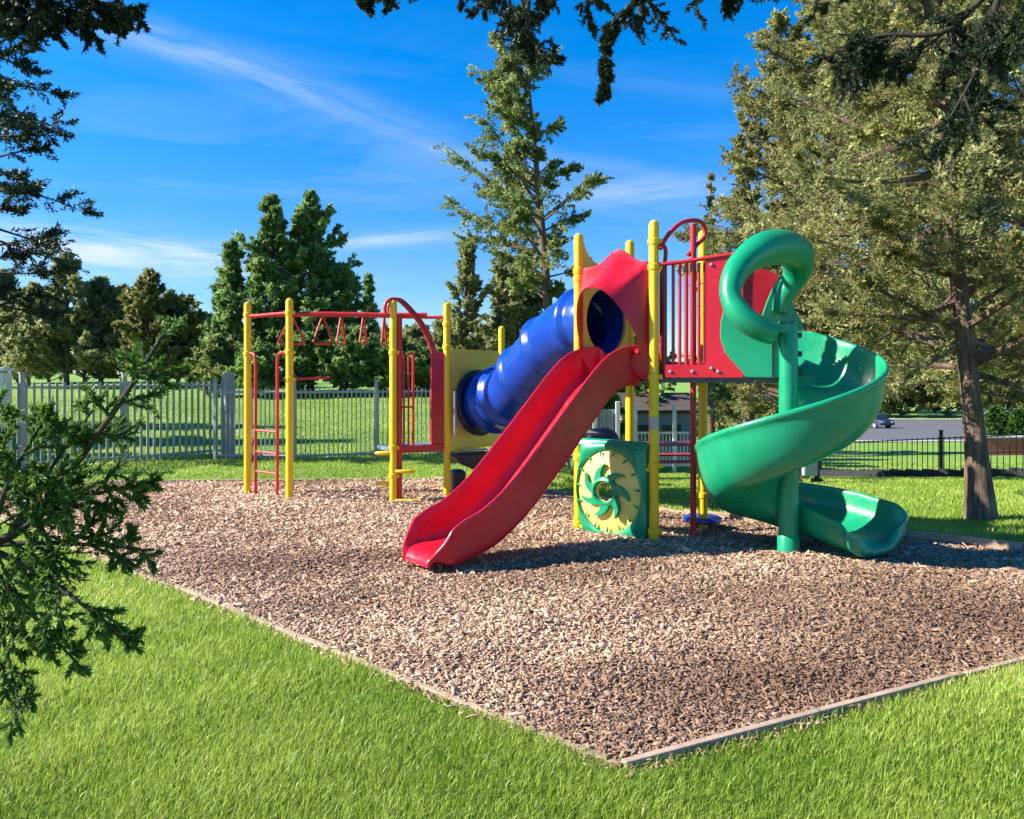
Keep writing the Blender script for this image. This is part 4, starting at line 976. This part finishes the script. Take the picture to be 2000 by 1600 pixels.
bg('broad olive juniper between the spiral slide and the near trunk', 1908, 15.5, -80, 250, lambda f: .5 + .6 * math.sin(math.pi * min(1, .3 + .6 * f)), LF_OLIVE, nb=140, ns=30, nl=36, t0=.17, lean=(-1.5, 0), up=(-.2, .8), group=RG, spray=.40, lit=.04)
bg('tall olive juniper at the right edge behind the near trunk', 2110, 14, -200, 250, lambda f: .6 + .4 * math.sin(math.pi * f), LF_OLIVE, nb=130, ns=28, nl=36, t0=.17, lean=(-1.1, 0), up=(-.3, .7), group=RG, spray=.40)
for i, (p, d, ap, r, mt, lb) in enumerate(((1250, 33, 640, 90, LF_DARK, 'dark tree behind the small building'), (1400, 36, 690, 75, LF_DARK, 'dark tree right of the yellow tower posts'), (1560, 44, 650, 90, LF_OLIVE, 'olive tree behind the pale blue canopy'), (1180, 30, 700, 50, LF_DARK, 'dark bush behind the pale board fence'), (1440, 40, 740, 60, LF_DARK, 'dark bush beside the pale blue canopy'))):
    bg(lb, p, d, ap, r, bush, mt, nb=70, ns=14, nl=26, t0=.06, up=(.2, 1.0), group='trees beyond the tower')
for i, (p, d, ap, r, lb) in enumerate(((1650, 112, 740, 110, 'pale shrub mass across the road behind the parked car'), (1760, 110, 745, 90, 'pale rounded shrub across the road, middle'), (1850, 108, 735, 90, 'pale shrub across the road left of the trunk'), (1960, 106, 700, 90, 'pale shrub across the road right of the trunk'), (2060, 104, 690, 90, 'pale shrub across the road at the right edge'))):
    bg(lb, p, d, ap, r, bush, LF_OLIVE, name='shrub', nb=70, ns=12, nl=26, t0=.01, up=(.2, 1.0), cat='shrub', group='shrubs across the road', trunk_r=.2)
for i, (p, d, ap, r, lb) in enumerate(((1640, 125, 560, 120, 'far olive tree across the road, behind the parked car'), (1745, 122, 520, 130, 'far olive tree across the road, between car and trunk'), (1850, 120, 540, 120, 'far olive tree across the road just left of the near trunk'), (1970, 118, 500, 130, 'far olive tree across the road just right of the near trunk'), (2090, 116, 520, 120, 'far olive tree across the road at the right edge'), (1530, 127, 600, 110, 'far olive tree across the road behind the spiral slide'))):
    bg(lb, p, d, ap, r, bush, LF_OLIVE, nb=80, ns=14, nl=22, t0=.03, up=(.1, 1.0), group='trees across the road', trunk_r=.3)
for i, (p, d, ap, r, lb) in enumerate(((1945, 46, 800, 26, 'bright green shrub behind the brick planter, beside the trunk'), (1990, 45, 806, 22, 'bright green shrub behind the brick planter, at the right edge'))):
    bg(lb, p, d, ap, r, bush, LF_SHRUB, name='shrub', nb=40, ns=10, nl=20, t0=.02, up=(.2, 1.0), cat='shrub', group='planter shrubs', trunk_r=.06)

# left edge: a dark conifer with long boughs, backlit
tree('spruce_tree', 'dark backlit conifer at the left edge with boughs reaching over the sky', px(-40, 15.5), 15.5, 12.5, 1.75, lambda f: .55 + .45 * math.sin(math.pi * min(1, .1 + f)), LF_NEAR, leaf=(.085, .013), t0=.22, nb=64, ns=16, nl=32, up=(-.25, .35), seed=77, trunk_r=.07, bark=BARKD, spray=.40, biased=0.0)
# trees left of the frame whose shade lies across the lawn and the field
for i, (x, y, H, r) in enumerate(((-17.5, 15.5, 8.5, 2.0), (-15.5, 18.5, 7.5, 1.9), (-20.0, 21.5, 9.0, 2.2))):
    tree('shade_tree', ('dark conifer left of the fence pillar', 'smaller dark conifer beyond the fence pillar', 'tallest dark conifer at the far left')[i], x, y, H, r, cone, LF_DARK, leaf=(.16, .05), t0=.06, nb=110, ns=16, nl=20, up=(-.1, .5), seed=90 + i, group='conifers left of the play area')
# ------------------------------------------------------------------ near boughs
def bough(t, pts, r0, g, mt, twigs, tl, hang=.6, needle=(.020, .0030), nn=17, sub=3, name='bough', side=.6):
    """a limb through pts with twigs that branch again; needles sit thickly along every twig"""
    m = MB(); P = catmull(pts, 8); n = len(P)
    m.tube([tuple(p) for p in P], [r0 * (1 - .75 * i / n) for i in range(n)], 8)
    seg = []
    def twig(p, d, l, r, lev):
        q = [np.array(p)]; d = np.array(d, float)
        for i in range(5):
            d = norm(d + g.normal(0, .26, 3) + np.array([0, 0, -.10 * hang])); q.append(q[-1] + d * l / 5)
        m.tube([tuple(v) for v in q], [r * (1 - .14 * i) for i in range(6)], 5, False)
        for a, b in zip(q[:-1], q[1:]): seg.append((a, b))
        if lev > 0:
            for j in range(sub):
                i = g.integers(1, 5); e = norm(d + g.normal(0, .75, 3) + np.array([0, 0, -.25 * hang])); twig(q[i], e, l * g.uniform(.35, .62), r * .62, lev - 1)
    for k in range(twigs):
        f = g.uniform(.12, 1); i = min(n - 2, int(f * (n - 1))); tdir = np.array((P[i + 1] - P[i]).normalized())
        e = norm(tdir * g.uniform(.1, .8) + g.normal(0, side, 3) + np.array([0, 0, -hang])); twig(np.array(P[i]), e, tl * g.uniform(.5, 1.15), r0 * .34, 2)
    o = m.build(name, BARKD, t, 60)
    S = np.array(seg); a, b = S[:, 0], S[:, 1]; J = np.repeat(np.arange(len(a)), nn)
    q = g.uniform(0, 1, (len(J), 1)); pos = a[J] + (b - a)[J] * q; d = norm((b - a)[J]) * .6 + g.normal(0, .55, (len(J), 3))
    V = leaves(g, pos, d, needle[0], needle[1], .3)
    np_mesh('needles', V, np.arange(len(V)).reshape(-1, 4), mt, o, np.clip(g.normal(.4, .25, len(J)), 0, 1))
g = np.random.default_rng(33)
OT = thing('overhanging_conifer', 'dark twiggy boughs of an overhanging conifer hanging across the top of the sky', 'tree', (3.6, -2.5, 0))
m = MB(); m.tube([(3.6, -2.5, -.1), (3.5, -2.4, 2), (3.3, -2.2, 4.5), (3.2, -2.1, 8)], [.30, .24, .18, .06], 12); m.build('trunk', BARK, OT)
def at(p, q, d): return (px(p, d), d, pz(q, d))
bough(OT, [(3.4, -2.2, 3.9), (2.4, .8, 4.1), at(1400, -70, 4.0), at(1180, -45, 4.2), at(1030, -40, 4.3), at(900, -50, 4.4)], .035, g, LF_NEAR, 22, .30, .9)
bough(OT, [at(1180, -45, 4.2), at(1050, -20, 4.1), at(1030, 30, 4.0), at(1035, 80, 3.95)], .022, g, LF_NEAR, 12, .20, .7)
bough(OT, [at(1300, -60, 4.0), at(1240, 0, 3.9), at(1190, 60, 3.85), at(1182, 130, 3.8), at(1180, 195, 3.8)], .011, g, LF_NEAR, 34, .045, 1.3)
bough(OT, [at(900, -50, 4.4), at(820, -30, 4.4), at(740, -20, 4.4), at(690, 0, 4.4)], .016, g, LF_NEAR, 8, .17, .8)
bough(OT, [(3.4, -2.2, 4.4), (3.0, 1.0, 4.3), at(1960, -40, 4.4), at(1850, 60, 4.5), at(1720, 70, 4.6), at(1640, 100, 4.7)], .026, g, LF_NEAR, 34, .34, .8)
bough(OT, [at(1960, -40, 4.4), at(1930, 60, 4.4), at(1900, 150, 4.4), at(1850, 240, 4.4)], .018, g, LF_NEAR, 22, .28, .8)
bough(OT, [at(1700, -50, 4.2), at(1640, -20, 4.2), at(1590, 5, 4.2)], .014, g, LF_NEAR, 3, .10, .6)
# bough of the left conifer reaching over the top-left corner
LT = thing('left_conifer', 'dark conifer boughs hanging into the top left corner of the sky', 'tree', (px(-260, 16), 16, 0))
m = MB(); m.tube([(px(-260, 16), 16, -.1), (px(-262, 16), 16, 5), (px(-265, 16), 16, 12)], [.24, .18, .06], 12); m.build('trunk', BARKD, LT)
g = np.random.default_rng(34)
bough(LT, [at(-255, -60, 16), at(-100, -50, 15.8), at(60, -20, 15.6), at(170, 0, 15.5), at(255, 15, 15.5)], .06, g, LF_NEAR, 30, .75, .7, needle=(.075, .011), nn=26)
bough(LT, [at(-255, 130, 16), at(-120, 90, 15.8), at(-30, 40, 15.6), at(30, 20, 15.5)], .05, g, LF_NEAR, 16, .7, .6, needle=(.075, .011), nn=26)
# feathery juniper branch close by on the left: flat fronds fanning out of one stem
NJ = thing('juniper_branch', 'dark feathery juniper branch fanning out in the left foreground before the lawn', 'tree', (-1.75, 1.2, 0))
m = MB(); m.tube([(-1.75, 1.2, -.05), (-1.68, 1.3, .5), (-1.58, 1.5, .95), at(-60, 1075, 1.66)], [.034, .028, .020, .014], 10); m.build('trunk', BARKD, NJ)
def frond(pts, r0, g, tw, tl, nn=14, needle=(.013, .0019)):
    m = MB(); P = [np.array(p) for p in catmull(pts, 7)]; n = len(P); seg = []
    m.tube([tuple(p) for p in P], [r0 * (1 - .8 * i / n) for i in range(n)], 7)
    seg += [(P[i], P[i + 1]) for i in range(n // 3, n - 1)]
    def twig(p, d, l, r, lev):
        q = [p]
        for i in range(6): d = norm(d + g.normal(0, .13, 3) + np.array([0, -.01, -.03])); q.append(q[-1] + d * l / 6)
        m.tube([tuple(v) for v in q], [r * (1 - .13 * i) for i in range(7)], 5, False); seg.extend(zip(q[:-1], q[1:]))
        if lev:
            for j in range(4):
                i = 1 + j; sg = 1 if j % 2 else -1; e = norm(d + np.cross(d, [0, 1, 0]) * sg * g.uniform(.5, 1.0) + g.normal(0, .22, 3)); twig(q[i], e, l * g.uniform(.40, .62), r * .62, lev - 1)
    for k in range(tw):
        f = .10 + .88 * (k + g.uniform(0, 1)) / tw; i = min(n - 2, int(f * (n - 1))); t = norm(P[i + 1] - P[i]); sg = 1 if k % 2 else -1
        e = norm(t * g.uniform(.5, 1.0) + np.cross(t, [0, 1, 0]) * sg * g.uniform(.6, 1.0) + g.normal(0, .22, 3)); twig(P[i], e, tl * (1.15 - .7 * f) * g.uniform(.6, 1.1), r0 * .34, 1)
    o = m.build('frond', BARKD, NJ, 60)
    S = np.array(seg); a, b = S[:, 0], S[:, 1]; J = np.repeat(np.arange(len(a)), nn); q = g.uniform(0, 1, (len(J), 1))
    V = leaves(g, a[J] + (b - a)[J] * q, norm((b - a)[J]) + g.normal(0, .38, (len(J), 3)), needle[0], needle[1], .2)
    np_mesh('needles', V, np.arange(len(V)).reshape(-1, 4), LF_FROND, o, np.clip(g.normal(.45, .25, len(J)), 0, 1))
g = np.random.default_rng(35)
for pts, r0, tw, tl in (
    ([(-60, 1075), (40, 1035), (130, 930), (215, 815), (275, 725), (325, 640)], .011, 13, .15),
    ([(20, 1045), (70, 960), (130, 870), (190, 790)], .007, 10, .13),
    ([(-20, 1060), (10, 960), (50, 880), (95, 800)], .007, 10, .13),
    ([(40, 1035), (120, 985), (210, 960), (290, 950)], .006, 10, .12),
    ([(-30, 1065), (80, 1060), (190, 1065), (290, 1075)], .007, 11, .13),
    ([(-30, 1068), (60, 1110), (160, 1180), (255, 1265)], .008, 12, .14),
    ([(-50, 1075), (20, 1150), (90, 1230), (165, 1310)], .007, 11, .13),
    ([(-60, 1080), (-15, 1180), (20, 1300), (45, 1410)], .007, 11, .13),
    ([(-60, 1075), (-50, 960), (-25, 880), (10, 800)], .006, 9, .12)):
    d0 = g.uniform(1.62, 1.72); frond([at(a, b, d0 + i * g.uniform(-.02, .035)) for i, (a, b) in enumerate(pts)], r0, g, tw, tl)
